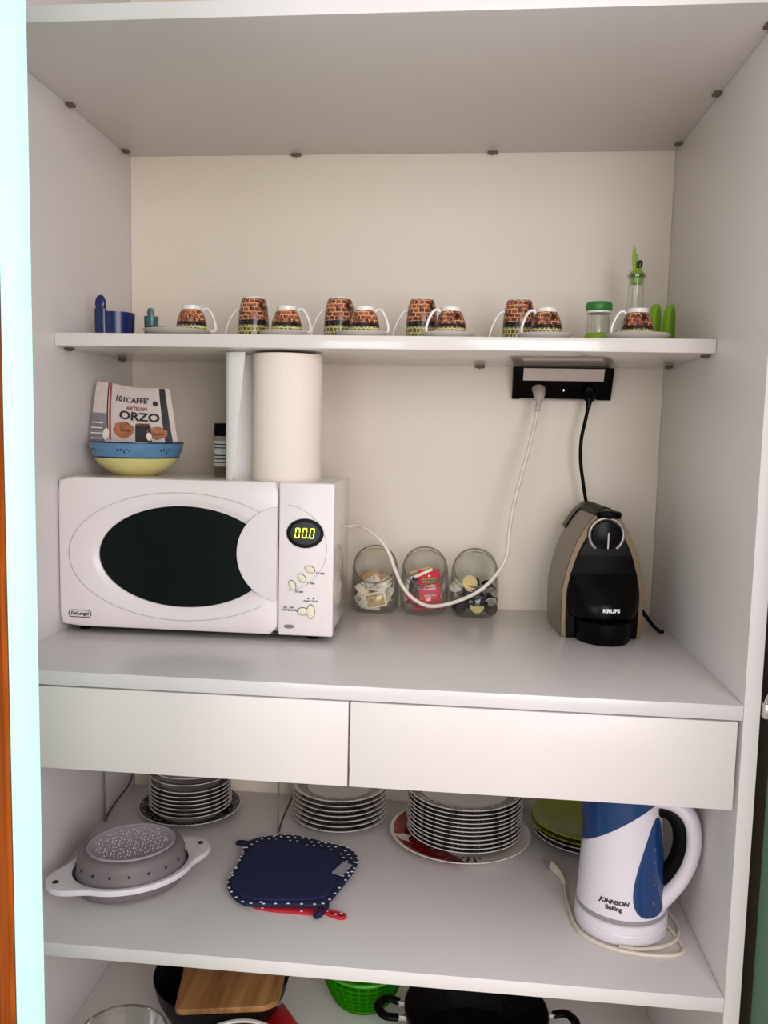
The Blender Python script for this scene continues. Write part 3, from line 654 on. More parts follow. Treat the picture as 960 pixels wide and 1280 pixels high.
obj('print', xf(lathe([(.002, 0), (.0032, 0), (.0032, .0006), (.002, .0006)], 16, True), T(-.003, -.0014, 0) @ Rm(PI/2, 'X')), BROWNINK, t)
for i, (dx, y, z, rx, ry, rz, m, l, w_) in enumerate(((.018, .490, .040, -.3, .5, .3, SACW, 'white sugar sachet leaning right above the kraft sachet', .034), (-.016, .494, .050, -.9, -.6, -.2, SACW, 'white sugar sachet lying across the left jar top left', .036), (.004, .500, .0560, -.8, -.35, .1, KRAFT, 'tan sugar sachet on top of the heap in left jar', .038),
        (.014, .505, .058, -1.0, .2, .3, SACW, 'white sugar sachet at the back of the heap, left jar', .034), (-.010, .510, .062, -.8, -.45, 0, KRAFT, 'darker tan sachet at the very top of left jar heap', .034), (.001, .488, .045, -1.2, .1, 0, SACW, 'flat white sachet in the middle of the left jar', .034),
        (-.012, .500, .028, -1.3, .1, .2, SACW, 'white sachet buried low in the left jar', .040), (.010, .508, .018, -1.4, -.1, .5, SACW, 'white sachet lying at the bottom back of left jar', .040))):
    sachet(l, m, (X+dx, y, z), (rx, ry, rz), w_, .022, .0028, SG)
for dx, y, z, rx, ry, rz, m, l in ((.024, .480, .030, -.5, -1.1, -.5, SACW, 'white sachet on edge against the right side of left jar'), (-.022, .484, .038, -.8, .9, -.3, SACW, 'white sachet sticking up at the left side of left jar'), (.016, .482, .050, -.7, -.7, .3, SACW, 'small white sachet just above the right end of the kraft one'), (-.004, .482, .010, -1.2, .1, .1, SACW, 'white sachet flat on the floor of the left jar')):
    sachet(l, m, (X+dx, y, z), (rx, ry, rz), .030, .019, .0026, SG)
X = jx[1]; SG = 'packets in the middle jar'
t = sachet('red tea packet with olive name band standing in the middle jar', REDT, (X+.010, .482, .050), (-.30, -.08, .05), .040, .064, .0040, SG, [(-.0145, .0145, .0080, .0160, OLIVE)], 'tea packet')
obj('lettering', xf(text('TWININGS', .0068, .0004, .0001), T(0, -.0026, .0120) @ FRONT), INK, t)
obj('lettering', xf(text('English', .0060, .0004, .0001), T(0, -.0021, .0025) @ FRONT), SACW, t)
obj('lettering', xf(text('Breakfast', .0060, .0004, .0001), T(0, -.0021, -.0040) @ FRONT), SACW, t)
obj('lettering', xf(text('BLACK TEA', .0040, .0004, .0001), T(0, -.0021, -.0160) @ FRONT), SACW, t)
obj('printed_crest', xf(lathe([(0, 0), (.0020, 0), (.0020, .0005), (0, .0005)], 12), T(0, -.0020, .0205) @ Rm(PI/2, 'X')), SACW, t)
for i, (dx, y, z, ry, L_, m, l) in enumerate(((-.006, .486, .073, .45, .044, SACW, 'white stirrer stick lying diagonally at top of middle jar'), (-.010, .490, .066, .55, .046, BLACK, 'black stick packet under the white stirrer, middle jar'), (-.008, .494, .079, .28, .040, KRAFT, 'tan stick packet at the top back of middle jar'),
        (-.031, .480, .045, 1.45, .040, SACW, 'upright white stick against left side of the middle jar'), (-.024, .482, .050, 1.15, .036, mat('dark_violet', (60, 34, 60), .5), 'dark violet stick packet left of the red tea packet'), (-.022, .476, .024, -.7, .036, REDT, 'slim red stick packet low left in the middle jar'), (-.014, .473, .018, -.3, .036, mat('dark_red', (120, 24, 36), .5), 'dark red stick packet lying at the middle jar bottom'), (.004, .474, .013, .1, .044, REDT, 'slim red stick packet across the bottom of the middle jar'), (.024, .480, .022, -.9, .034, REDT, 'slim red stick packet low right in the middle jar'), (-.006, .478, .030, .5, .036, REDT, 'slim red stick packet just left of the tea packet foot'), (-.020, .484, .034, -1.0, .034, mat('dark_red_b', (110, 20, 40), .5), 'dark red stick packet halfway up the left of middle jar'), (.010, .494, .010, -.2, .040, mat('dark_red_c', (100, 24, 34), .5), 'dark red stick packet at the bottom back of middle jar'), (-.016, .488, .036, .9, .038, mat('brown_pack', (90, 52, 44), .5), 'brown stick packet left of the tea packet, halfway up'))):
    sachet(l, m, (X+dx, y, z), (-.3, -ry, 0), L_, .0055 if i != 4 else .010, .0026, SG, cat='stick packet')
X = jx[2]; SG = 'coffee capsules in the right jar'
def capsule(label, mb, ml, loc, rot):
    t = thing('coffee_capsule', label, 'coffee capsule', (loc[0], loc[1]-.0095, loc[2]), 0, SG); t.rotation_euler = rot
    obj('capsule_shell', lathe([(0, 0), (.0068, 0), (.0082, .0015), (.0118, .0165), (.0145, .0172), (.0145, .0180), (0, .0180)], 24), mb, t)
    obj('foil_lid', lathe([(0, .0181), (.0128, .0181), (.0120, .0188), (0, .0192)], 24), ml, t)
BGR = mat('capsule_green', (26, 44, 30), .3, metal=.3)
caps = ((-.0140, .483, .0560, 1.15, .35, GOLD, GOLD, 'gold capsule facing out in the middle left of right jar'), (-.0240, .494, .044, .9, -.6, SILV, SACW, 'white capsule against the left side of the right jar'), (.0060, .490, .0520, 2.9, .1, BLACK, SILV, 'black capsule with base up in centre of right jar'),
        (.0200, .494, .0620, 2.5, .5, BLACK, SILV, 'black capsule high on the right side of right jar'), (.0010, .5030, .0660, 2.8, -.4, BLACK, BLACK, 'all black capsule at the top of the right jar heap'), (.0230, .488, .0380, 2.2, .4, BLACK, SILV, 'black capsule halfway up the right side of right jar'),
        (.0040, .484, .0100, 1.0, .1, BGR, GOLD, 'green capsule with gold lid at right jar bottom'), (-.0190, .489, .0180, 1.5, -.4, BLACK, BLACK, 'black capsule at the bottom left of right jar'), (.0220, .496, .0120, 1.3, .5, BGR, BLACK, 'green capsule with black lid low at right of right jar'), (-.0060, .486, .0330, 1.8, -.1, BLACK, BLACK, 'black capsule below the gold one in the right jar'),
        (.0080, .486, .0290, 2.0, .2, BLACK, BLACK, 'black capsule just above the gold-lidded green one'), (-.0080, .512, .0300, .5, .3, BLACK, SILV, 'black capsule at the back centre of right jar'), (-.014, .508, .052, 2.7, .3, BLACK, BLACK, 'black capsule behind the gold capsule in right jar'))
for dx, y, z, rx, rz, mb, ml, l in caps: capsule(l, mb, ml, (X+dx, y, z), (rx, 0, rz))

# ------------------------------------------------------------------ capsule coffee machine
km = thing('coffee_machine', 'black and bronze arched capsule coffee machine with its name in white', 'coffee machine', (.8765, .340, .0004), .075)
HW = [(0, .0655), (.03, .0668), (.078, .0668), (.10, .0635), (.122, .0585), (.145, .0518), (.165, .0435), (.182, .0345), (.197, .0240), (.206, .0150), (.2125, .0070), (.2145, 0)]
def archo(ins=0, dz=0, n=5):
    pts = spline([(w_, z) for z, w_ in HW], n); R_ = []
    for p in pts:
        w_, z = p.x, p.y
        R_.append((max(0, w_-ins), z-(dz*min(1, z/.2))))
    R_ = [q for q in R_ if q[0] > 0.0005]
    return R_+[(0, .2145-dz)]+[(-x, z) for x, z in reversed(R_)]
def lofty(levels):
    return loft([[(x*sx_, y+ys*z, z*sz_+z0) for x, z in o] for o, y, ys, sx_, sz_, z0 in levels])
A = archo(); n_ = len(A)
obj('shell', lofty([(A, .004, .0, .97, .985, 0), (A, .0, .0, 1, 1, 0), (A, .05, .0, 1, 1.005, 0), (A, .11, .0, .99, 1.0, 0), (A, .145, .0, .95, .97, 0), (A, .155, 0, .90, .94, 0)]), BRONZE, km, sharp=45)
Ai = archo(.0075, .0095); 
k_ = min(len(A), len(Ai)); 
obj('shell_edge', join(loft([[(x, y, z) for x, z in A2] for A2, y in ((archo(.0002, 0), .001), (archo(.0008, .0006), -.0022))], True, True)), BRONZE2, km, sharp=45)
obj('front_panel', loft([[(x, y, z) for x, z in Ai] for y in (-.001, -.0045)]), BLACK, km, bevel=.001)
# upper head panel, bulging a little, with seam under it
up_o = [(x, z) for x, z in archo(.009, .011) if z > .137]
obj('head_panel', loft([[(x, -.0045, z) for x, z in up_o], [(x*.985, -.0075, .137+(z-.137)*.985+.0008) for x, z in up_o]]), BLACKSH, km)
rc = (.0, -.0080, .172)
ra = [ (rc[0]+.0275*math.cos(a), rc[1], rc[2]+.0275*math.sin(a)) for a in [math.radians(-52+i*(284/30)) for i in range(31)]]
obj('lever_ring', tube(ra, .0026, 10, 2, flat=.8), CHROME, km, label='satin metal ring, open at the bottom')
dial = obj('capsule_dial', onface(ell(.0, .172, .0235, .0235, 40), -.0075, .004), BLACKSH, km, bevel=.001)
obj('dial_line', box(.0012, .0034, -.0128, -.0112, .150, .176), CHROME, dial)
lv = obj('lever', xf(loft([ring((0, 0, -.006), .0195, 28, .010), ring((0, 0, .0), .0215, 28, .0125), ring((0, .0, .005), .0190, 28, .011), ring((0, 0, .0075), .010, 28, .006)]), T(.004, .000, .2045)), BLACKSH, km)
kc.parent = km; kc.matrix_parent_inverse = (T(.8765, .340, .0004) @ Rm(.075, 'Z')).inverted()
# black strip over the top of the shell and water tank lid
strip = []
top_pts = [p for p in archo(-.0012, -.0012) if p[1] > .168]
def stripg(y0, y1, pts, th=.0016):
    return loft([[(x, y, z+.0006) for x, z in pts]+[(x*.9, y, z-th*2) for x, z in reversed(pts)] for y in (y0, y1)])
obj('top_cover', stripg(.118, .146, [p for p in top_pts if p[1] > .160]), BLACKSH, km)
obj('top_cover', stripg(.004, .120, [p for p in top_pts if p[1] > .2035]), BLACK, km)
# outlet bulge with the name and drip tray
def hring(rx, ry, z, y0=-.002, n=28): return [(rx*math.cos(a), y0+ry*math.sin(a), z) for a in [PI+PI*i/(n-1) for i in range(n)]]+[(rx, .0-.001, z), (-rx, -.001, z)]
obj('outlet_head', loft([hring(.0500, .034, .036), hring(.0540, .044, .040), hring(.0570, .046, .052), hring(.0575, .042, .068), hring(.0560, .020, .090), hring(.0545, .005, .108)]), BLACKSH, km, sharp=50)
obj('drip_tray', loft([hring(.0430, .058, .0), hring(.0450, .060, .003), hring(.0450, .060, .0335), hring(.0425, .057, .0355), hring(.036, .050, .0345)]), BLACK, km, sharp=50)
kt = text('KRUPS', .0084, .0004, .0004, sx=1.12)
obj('brand_lettering', ([((x+.004), -.002-.0458*math.sqrt(1-((x+.004)/.0572)**2)-.0008-z, .0545+y) for x, y, z in kt[0]], kt[1]), mat('white_print', (245, 245, 245), .5, var=0), km, normals=False)
obj('power_cable', tube([(.060, .045, .062), (.0700, .050, .050), (.0860, .048, .0300), (.1000, .046, .0120), (.1100, .044, .0040), (.1160, .040, .0038)], .0034, 10, 6), BLACK, km)

# ------------------------------------------------------------------ plates on the lower shelf
def pprof(R, h, th=.0030): return [(0, 0), (R*.58, 0), (R*.62, .0010), (R*.72, h*.32), (R*.985, h-th*.5), (R, h-.0006), (R*.992, h+.0004), (R*.90, h*.74+.0016), (R*.70, h*.30+th), (R*.58, th), (0, th)]
def plate(label, R, h, m, loc, grp, cat='plate', nm='plate'): return tag(obj(nm, lathe(pprof(R, h), 56), m, loc=loc), label, cat, grp)
ORD = ['topmost', 'second', 'third', 'fourth', 'fifth', 'sixth', 'seventh', 'eighth', 'ninth', 'tenth', 'eleventh']
def olab(i, n): return 'topmost' if i == n-1 else ('lowest' if i == 0 else ORD[n-1-i]+' from the top')
z0 = ZB+.0003
PB = plate_mat('dark_floral_plate', (205, 198, 190), [(.068, .0915, (34, 28, 30), 16), (.0915, .0935, (30, 26, 28), 0), (.066, .068, (30, 26, 28), 0)])
plate('large plate with dark floral rim under the stack behind the colander', .096, .013, PB, (.146, .4455, z0), None)
P1 = plate_mat('banded_white_plate', (214, 206, 204), [(.057, .0735, (44, 38, 38), 14)])
zz = [0.0040+.0078*i for i in range(7)]+[.0620+.003, .0620+.0150]
n = len(zz)
for i, z in enumerate(zz): plate('white-edged side plate, %s in the stack behind the grey colander' % olab(i, n), .0775 if i < 7 else .0765, .0130, P1, (.146+random.uniform(-.001, .001), .4490+random.uniform(-.001, .001), z0+z), 'side plates behind the colander')
P2 = plate_mat('grey_floral_plate', (206, 198, 190), [(.060, .0800, (92, 82, 72), 18)])
for i in range(7): plate('patterned white plate, %s in the middle stack behind the pot holder' % olab(i, 7), .0885, .0135, P2, (.4315, .4535, z0+.0094*i), 'plates behind the pot holder')
# cherry plate
def cherry_mat():
    m, nt, b = nmat('cherry_plate'); b.inputs['Roughness'].default_value = .15; N = nt.nodes; L = nt.links
    tc, sp, ang, rad, z = polar(nt)
    v = N.new('ShaderNodeTexVoronoi'); v.inputs['Scale'].default_value = 32; L.new(tc.outputs['Object'], v.inputs['Vector'])
    left = math1(nt, 'LESS_THAN', math1(nt, 'ADD', sp.outputs['X'], math1(nt, 'MULTIPLY', sp.outputs['Y'], .55)), -.055)
    ringm = math1(nt, 'MULTIPLY', math1(nt, 'GREATER_THAN', rad, .060), math1(nt, 'LESS_THAN', rad, .1195))
    f = math1(nt, 'MULTIPLY', math1(nt, 'MULTIPLY', left, ringm), math1(nt, 'LESS_THAN', v.outputs['Distance'], .78))
    cr = N.new('ShaderNodeValToRGB'); cr.color_ramp.elements[0].color = lin((214, 60, 66)); cr.color_ramp.elements[1].color = lin((132, 12, 24)); cr.color_ramp.elements[1].position = .35
    L.new(v.outputs['Distance'], cr.inputs[0])
    c = mixc(nt, f, lin((226, 218, 204)), cr.outputs[0])
    w_ = N.new('ShaderNodeTexWave'); w_.inputs['Scale'].default_value = 30; w_.inputs['Distortion'].default_value = 6; L.new(tc.outputs['Object'], w_.inputs['Vector'])
    g = math1(nt, 'MULTIPLY', math1(nt, 'GREATER_THAN', w_.outputs['Fac'], .72), math1(nt, 'MULTIPLY', ringm, math1(nt, 'MULTIPLY', math1(nt, 'LESS_THAN', sp.outputs['Y'], -.085), math1(nt, 'LESS_THAN', sp.outputs['X'], .035))))
    c = mixc(nt, math1(nt, 'MULTIPLY', g, math1(nt, 'GREATER_THAN', sp.outputs['X'], -.02)), c, lin((48, 58, 30)))
    L.new(c, b.inputs['Base Color']); return m
plate('large cream plate with red cherries under the tallest stack', .1260, .0150, cherry_mat(), (.6570, .4060, z0), None)
P4 = plate_mat('plate_behind_kettle', (216, 208, 204), [(.070, .0930, (52, 44, 44), 12)])
P3 = plate_mat('plain_white_plate', (216, 208, 204), [(.078, .1000, (52, 44, 44), 12)])
for i in range(11): plate('white dinner plate, %s in the tallest stack on the cherry plate' % olab(i, 11), .1030, .0140, P3, (.6640+random.uniform(-.0012, .0012), .4120+random.uniform(-.001, .001), z0+.0050+.0074*i), 'dinner plates on the cherry plate')
for i, (z, m, l) in enumerate(((0, P4, 'white plate at the bottom of the stack behind the kettle'), (.0085, P4, 'second white plate up in the stack behind the kettle'), (.0180, LIMEP, 'lower lime green plate behind the kettle'), (.0265, LIMEP, 'upper lime green plate on the stack behind the kettle'))):
    plate(l, .1000 if i > 1 else .0960, .0140, m, (.8860, .4380, z0+z), 'plates behind the kettle')

# ------------------------------------------------------------------ colander in its tray
ca = math.atan2(.163, .19)
ct = thing('colander_tray', 'oval white-rimmed tray with two handles holding the grey colander', 'tray', (.1345, .1745, z0), ca)
def oring(a, b, z, n=56): return [(a*math.cos(2*PI*i/n), b*math.sin(2*PI*i/n), z) for i in range(n)]
obj('tray_bowl', loft([oring(.070, .056, .0), oring(.083, .069, .004), oring(.094, .080, .020), oring(.0955, .0815, .0285), oring(.093, .079, .0285), oring(.081, .067, .0065), oring(.066, .052, .0040)]), GREYD, ct, label='grey silicone lower bowl')
def handled(a, b, ext, hw, n=72, ins=0):
    o = []
    for i in range(n):
        t_ = 2*PI*i/n; x = a*math.cos(t_); y = b*math.sin(t_); k = max(0, (abs(math.cos(t_))-.80)/.20)
        k = k*k*(3-2*k); x += math.copysign(ext*k, x); o.append((x, y))
    return o
inn = ell(0, 0, .0915, .0755, 72)
oo = handled(.1010, .0850, .0300, .02)
obj('rim', loft([[(x, y, z) for x, y in q] for q, z in ((inn, .0290), (oo, .0250), ([(x*1.008, y*1.008) for x, y in oo], .0290), (oo, .0335), ([(x*.94, y*.955) for x, y in oo] , .0345), (inn, .0325))], closed=True), TRAYW, ct, label='white rim with handles')
for s in (-1, 1): obj('hanging_hole', xf(lathe([(0, 0), (.0050, 0), (.0050, .0012), (0, .0012)], 20), T(s*.1185, 0, .0336)), HOLE, ct)
co = thing('colander', 'grey collapsible silicone colander lying upside down in the tray', 'colander', (.1345, .1760, z0+.0035), ca)
lv_ = [(.0640, .0530, .0030), (.0770, .0655, .0060), (.0860, .0760, .0215), (.0875, .0775, .0240), (.0865, .0765, .0265), (.0855, .0755, .0285), (.0845, .0745, .0450), (.0832, .0735, .0520), (.0800, .0705, .0570), (.0760, .0670, .0600), (.0710, .0625, .0615), (.0680, .0595, .0605)]
obj('side_wall', loft([oring(a, b, z) for a, b, z in lv_]), GREYD, co, sharp=60)
obj('base_disc', loft([oring(.0695, .0610, .0600), oring(.0695, .0610, .0632), oring(.0680, .0595, .0642), oring(.0655, .0570, .0626)]), GREYM, co, label='paler perforated base')
for i in range(18):
    a = 2*PI*(i+.5)/18; x, y = .0846*math.cos(a), .0746*math.sin(a); nrm = Vector((math.cos(a)*.0707, math.sin(a)*.0822, 0)).normalized()
    ph = math.atan2(nrm.y, nrm.x); obj('drain_hole', xf(lathe([(0, -.0006), (.0022, -.0006), (.0022, .0010), (0, .0010)], 10), T(x, y, .0430) @ Rm(ph, 'Z') @ Rm(PI/2, 'Y')), HOLE, co)
nubs = []
for i in range(-9, 10):
    for j in range(-7, 8):
        x = i*.0072+(j % 2)*.0036; y = j*.0062
        x += .0016*math.sin(i*3.7+j*5.1); y += .0014*math.sin(i*5.3+j*2.9)
        if (x/.059)**2+(y/.050)**2 < 1: nubs.append(xf(lathe([(0, 0), (.0013, 0), (.0009, .0010), (0, .0012)], 6), T(x, y, .0627)))
nb = obj('perforations', join(*nubs), GREYL, co); nb['kind'] = 'stuff'

# ------------------------------------------------------------------ pot holders
OUT = [(.2924, .3129), (.3343, .3401), (.3731, .3435), (.4292, .3254), (.4659, .3124), (.4855, .2850), (.4862, .2430), (.4703, .1779), (.4600, .1420), (.4467, .1271), (.3988, .1216), (.3542, .1153), (.3290, .1174), (.3083, .1374), (.2934, .1650), (.2906, .1925), (.2927, .2419)]
INN = [(.3048, .2904), (.3425, .3179), (.3904, .3057), (.4344, .2905), (.4542, .2710), (.4637, .2453), (.4590, .1817), (.4500, .1440), (.3978, .1277), (.3370, .1240), (.3120, .1430), (.3000, .1660), (.2990, .2149)]
def pad(pts, z0_, h, m, name, par=None, off=(0, 0, 0), quilt=0, k=5):
    P = spline([(x, y, 0) for x, y in pts], k, True); c = sum(P, Vector())/len(P); n = len(P)
    lv2 = [(.97, 0), (1, h*.35), (1, h*.65), (.985, h*.92), (.95, h), (.8, h*1.04), (.6, h*1.08), (.4, h*1.1), (.2, h*1.1), (.03, h*1.1)]
    R_ = []
    for s, z in lv2:
        R_.append([(c.x+(p.x-c.x)*s-off[0], c.y+(p.y-c.y)*s-off[1], z0_+z-off[2]+(quilt*math.sin((c.x+(p.x-c.x)*s)*220)*math.sin((c.y+(p.y-c.y)*s)*220) if s < .9 else 0)) for p in P])
    return obj(name, loft(R_), m, par, sharp=70)
rh = thing('pot_holder', 'red dotted pot holder lying beneath the navy one', 'pot holder', (.40, .20, z0))
ro = (.40, .20, z0)
pad([(.330, .300), (.400, .310), (.440, .270), (.448, .190), (.4440, .1230), (.4050, .1165), (.3500, .1210), (.3260, .1500), (.3200, .2300)], z0, .0055, REDC, 'pad', rh, ro)
obj('loop', tube([(.438, .1300, z0+.003), (.455, .1230, z0+.003), (.478, .1130, z0+.003), (.4860, .1160, z0+.003), (.4830, .1220, z0+.003), (.464, .1280, z0+.003), (.446, .1340, z0+.003)], .0032, 8, 6, flat=.8), REDC, rh, off=ro)
dt = [(.458, .1235), (.472, .1170), (.480, .1200), (.3600, .1190), (.4200, .1185)]
obj('polka_dots', join(*[xf(lathe([(0, 0), (.0024, 0), (.0018, .0006), (0, .0007)], 8), T(x, y, z0+.0058)) for x, y in dt]), DOTW, rh, off=ro)['kind'] = 'stuff'
no = (.39, .22, z0+.0064)
nh = thing('pot_holder', 'navy blue quilted pot holder with white dotted trim, on the lower shelf', 'pot holder', no)
pad(OUT, z0+.0064, .0080, NAVYT, 'trim', nh, no)
pad(INN, z0+.0140, .0034, NAVYC, 'quilted_pad', nh, no, .0004)
dots = []; PO = spline([(x, y, 0) for x, y in OUT], 5, True); c = sum(PO, Vector())/len(PO); PIn = spline([(x, y, 0) for x, y in INN], 5, True)
acc = 0; last = None; rnd = random.Random(3)
ln_ = 0
for i in range(len(PO)):
    p = PO[i]; q = PO[(i+1) % len(PO)]; L_ = (q-p).length; ln_ += L_
    if ln_ > .0125:
        ln_ = 0; s = .985; dots.append((c.x+(p.x-c.x)*s, c.y+(p.y-c.y)*s, z0+.0064+.0072))
def inside(x, y, P):
    r = False; n = len(P)
    for i in range(n):
        a, b = P[i], P[i-1]
        if (a.y > y) != (b.y > y) and x < (b.x-a.x)*(y-a.y)/(b.y-a.y)+a.x: r = not r
    return r
for i in range(16):
    for j in range(20):
        x = .295+i*.0125+(j % 2)*.006; y = .12+j*.0118
        s = .965; PO2 = [c+(p-c)*s for p in PO]
        if inside(x, y, PO2) and not inside(x, y, [Vector((.38, .21, 0))+(p-Vector((.38, .21, 0)))*1.03 for p in PIn]) and rnd.random() < .85: dots.append((x, y, z0+.0064+.0079))
obj('polka_dots', join(*[xf(lathe([(0, 0), (.0026, 0), (.0020, .0006), (0, .0008)], 8, sy=.8), T(*p)) for p in dots]), DOTW, nh, off=no)['kind'] = 'stuff'
obj('loop', tube([(.300, .3060, z0+.0110), (.286, .3120, z0+.0100), (.2750, .3150, z0+.0080), (.2725, .3090, z0+.0080), (.283, .3050, z0+.010), (.300, .2980, z0+.0110)], .0036, 8, 6, flat=.8), NAVYT, nh, off=no)
obj('loop', tube([(.455, .1430, z0+.0100), (.4580, .1280, z0+.0095), (.4520, .1080, z0+.0085), (.4450, .1010, z0+.0080), (.4420, .1080, z0+.0080), (.4490, .1230, z0+.0090), (.450, .1400, z0+.0100)], .0030, 8, 6, flat=.8), NAVYT, nh, off=no)
obj('care_tag', xf(box(-.0085, .0085, -.020, .020, 0, .0008), T(.4670, .2280, z0+.0185) @ Rm(-.35, 'Z') @ Rm(.10, 'Y')), TAGG, nh, off=no, label='grey fabric care tag')

# ------------------------------------------------------------------ kettle
KR = -.42
ko = (.8960, .1640, z0)
kb = thing('kettle', 'white electric kettle with blue lid and blue water window', 'kettle', ko, KR)
def kprof(z):
    t = max(0, min(1, (z-.040)/.19)); return .0655-.0140*t**.9, .0655-.0140*t**.9, -.006*t
def kpt(a, z, off=0):
    rx, ry, cx = kprof(z); sp_ = 0
    if z > .15:      # spout swells towards -x
        k = (z-.15)/.085; d = max(0, -math.cos(a))**6; sp_ = .016*k*d
    return ((rx+off+sp_)*math.cos(a)+cx, (ry+off)*math.sin(a), z)
base = lathe([(0, 0), (.0640, 0), (.0668, .003), (.0672, .0155), (.0662, .0168), (.0662, .0178), (.0672, .019), (.0668, .0300), (.0650, .0312), (0, .0312)], 56)
obj('power_base', base, KETW, kb)
obj('grey_band', lathe([(0, .0313), (.0645, .0313), (.0655, .0330), (.0655, .0380), (.0645, .0390), (0, .0390)], 56), KETG, kb)
nA = 64; cut = lambda a: .162+.038*math.cos(a-.2)+.010*max(0, -math.sin(a-.2))
body = loft([[kpt(2*PI*i/nA, .0392+(cut(2*PI*i/nA)-.0392)*t) for i in range(nA)] for t in [j/14 for j in range(15)]])
obj('body', body, KETW, kb, sharp=60)
obj('lid', loft([[kpt(2*PI*i/nA, cut(2*PI*i/nA)+.0005+(.226-cut(2*PI*i/nA))*t, .0003) for i in range(nA)] for t in [j/8 for j in range(9)]]+[[((kpt(2*PI*i/nA, .226)[0])*.8, kpt(2*PI*i/nA, .226)[1]*.8, .232) for i in range(nA)]]), KETB, kb, sharp=60, label='blue lid and spout')
# blue water window, drop shaped, on the side towards the handle
WC = -.88
tr_ = []
NW = 36; wp = []
for i in range(NW):
    t_ = 2*PI*i/NW; zc = .112; hz = .070; s_ = math.sin(t_); zz_ = zc+hz*s_
    ww = (.50-.19*s_)*abs(math.cos(t_))**.8; a_ = WC+.42+(.17*s_)+math.copysign(ww, math.cos(t_)); wp.append((a_, zz_))
cz = sum(p[1] for p in wp)/NW; caa = sum(p[0] for p in wp)/NW
rgs = [[kpt(caa+(a-caa)*s_, cz+(z-cz)*s_, o) for a, z in wp] for s_, o in ((1, -.001), (1, .0008), (.95, .0014), (.7, .0014), (.4, .0014), (.1, .0014))]
wd = obj('water_window', loft(rgs), KETB, kb, sharp=60, label='blue water level window')
for k, z in enumerate((.062, .074, .090, .104, .120, .138)):
    g = text(('5', '.', '-', '.', '-', '+')[k], .008, .0003); g = (g[0], g[1])
    a0 = WC+.30+.025*k; out = []
    for x, y, h in g[0]: out.append(kpt(a0+x/.064, z+y, .0016+h))
    obj('level_mark', (out, g[1]), KETG, wd, normals=False)
def ktext(s, size, a0, z, bold, sx_=1, shear=0):
    g = text(s, size, .0003, bold, sx=sx_, shear=shear); return [kpt(a0+x/.064, z+y, .0004+h) for x, y, h in g[0]], g[1]
obj('brand_lettering', ktext('JOHNSON', .0082, -1.50, .0630, .0004, 1.1, .25), INK, kb, normals=False)
obj('brand_lettering', ktext('Boiling', .0086, -1.50, .0545, .0003), INK, kb, normals=False)
obj('handle', tube([(.022, 0, .196), (.048, 0, .2040), (.074, 0, .2000), (.0915, 0, .1830), (.0975, 0, .1530), (.0935, 0, .1210), (.0830, 0, .0930), (.0690, 0, .0700), (.0540, 0, .0500)], lambda t: .0108+.004*abs(2*t-1)**2, 16, 8, flat=1.25), KETW, kb)
obj('handle_grip', tube([(.0500, 0, .1900), (.0640, 0, .1880), (.0760, 0, .1740), (.0810, 0, .1500), (.0770, 0, .1240), (.0670, 0, .1000), (.0580, 0, .0840)], .0125, 12, 8, flat=.9), BLACK, kb, label='black inner grip')
o_ = (0, 0, 0)
def flatc(pts): return [(x, y, z0+z) for x, y, z in pts]
kcd = obj('power_cord', join(tube(flatc([(.9420, .2200, .004), (.9660, .2050, .006), (.9800, .1650, .0045), (.9700, .1250, .0045), (.9450, .1020, .0038), (.9100, .0910, .0036), (.8820, .0930, .0036)]), .0028, 8, 6), tube(flatc([(.9640, .1600, .0031), (.9730, .1220, .0031), (.9720, .0960, .0031), (.9550, .0840, .0031), (.9150, .0800, .0031), (.8700, .0900, .0031), (.8380, .1150, .0031), (.8270, .1420, .0031), (.8240, .1800, .0031), (.8240, .2300, .0031), (.8260, .2600, .0050)]), .0028, 8, 6)), CORDC, kb, label='cream power cord curled round the base')
kcd.matrix_parent_inverse = (T(*ko) @ Rm(KR, 'Z')).inverted()

pg = obj('plug', tube(flatc([(.8262, .2560, .0050), (.8230, .2750, .0070), (.8160, .2950, .0080), (.8110, .3080, .0080)]), lambda t: .0040+.0042*min(1, t*1.6), 12, 5, flat=.7), CORDC, kcd, off=o_)
for d in (-.0055, .0055): obj('pin', tube(flatc([(.8110+d, .3080+d*.35, .0080), (.8040+d, .3240+d*.35, .0090)]), .0017, 8, smooth=False), STEEL, pg, off=o_)

# ------------------------------------------------------------------ wire rack legs under the drawers
for k, (x, lab) in enumerate(((.0085, 'thin wire rack leg hugging the left cupboard wall'), (.3320, 'thin wire rack leg behind the navy pot holder'))):
    o_ = (x, .37, z0); r = thing('wire_rack', lab, 'wire rack', o_)
    obj('front_leg', tube([(x, .370, z0+.0022), (x, .370, -.1205)], .0017, 8, smooth=False), WIRE, r, off=o_)
    obj('rear_leg', tube([(x+.001, .3720, z0+.003), (x+.002, .385, z0+.012), (x+.004, .420, z0+.021), (x+.008, .460, z0+.030), (x+.010, .480, z0+.045), (x+.010, .486, z0+.080), (x+.010, .487, -.1205)], .0019, 8), WIRED, r, off=o_)

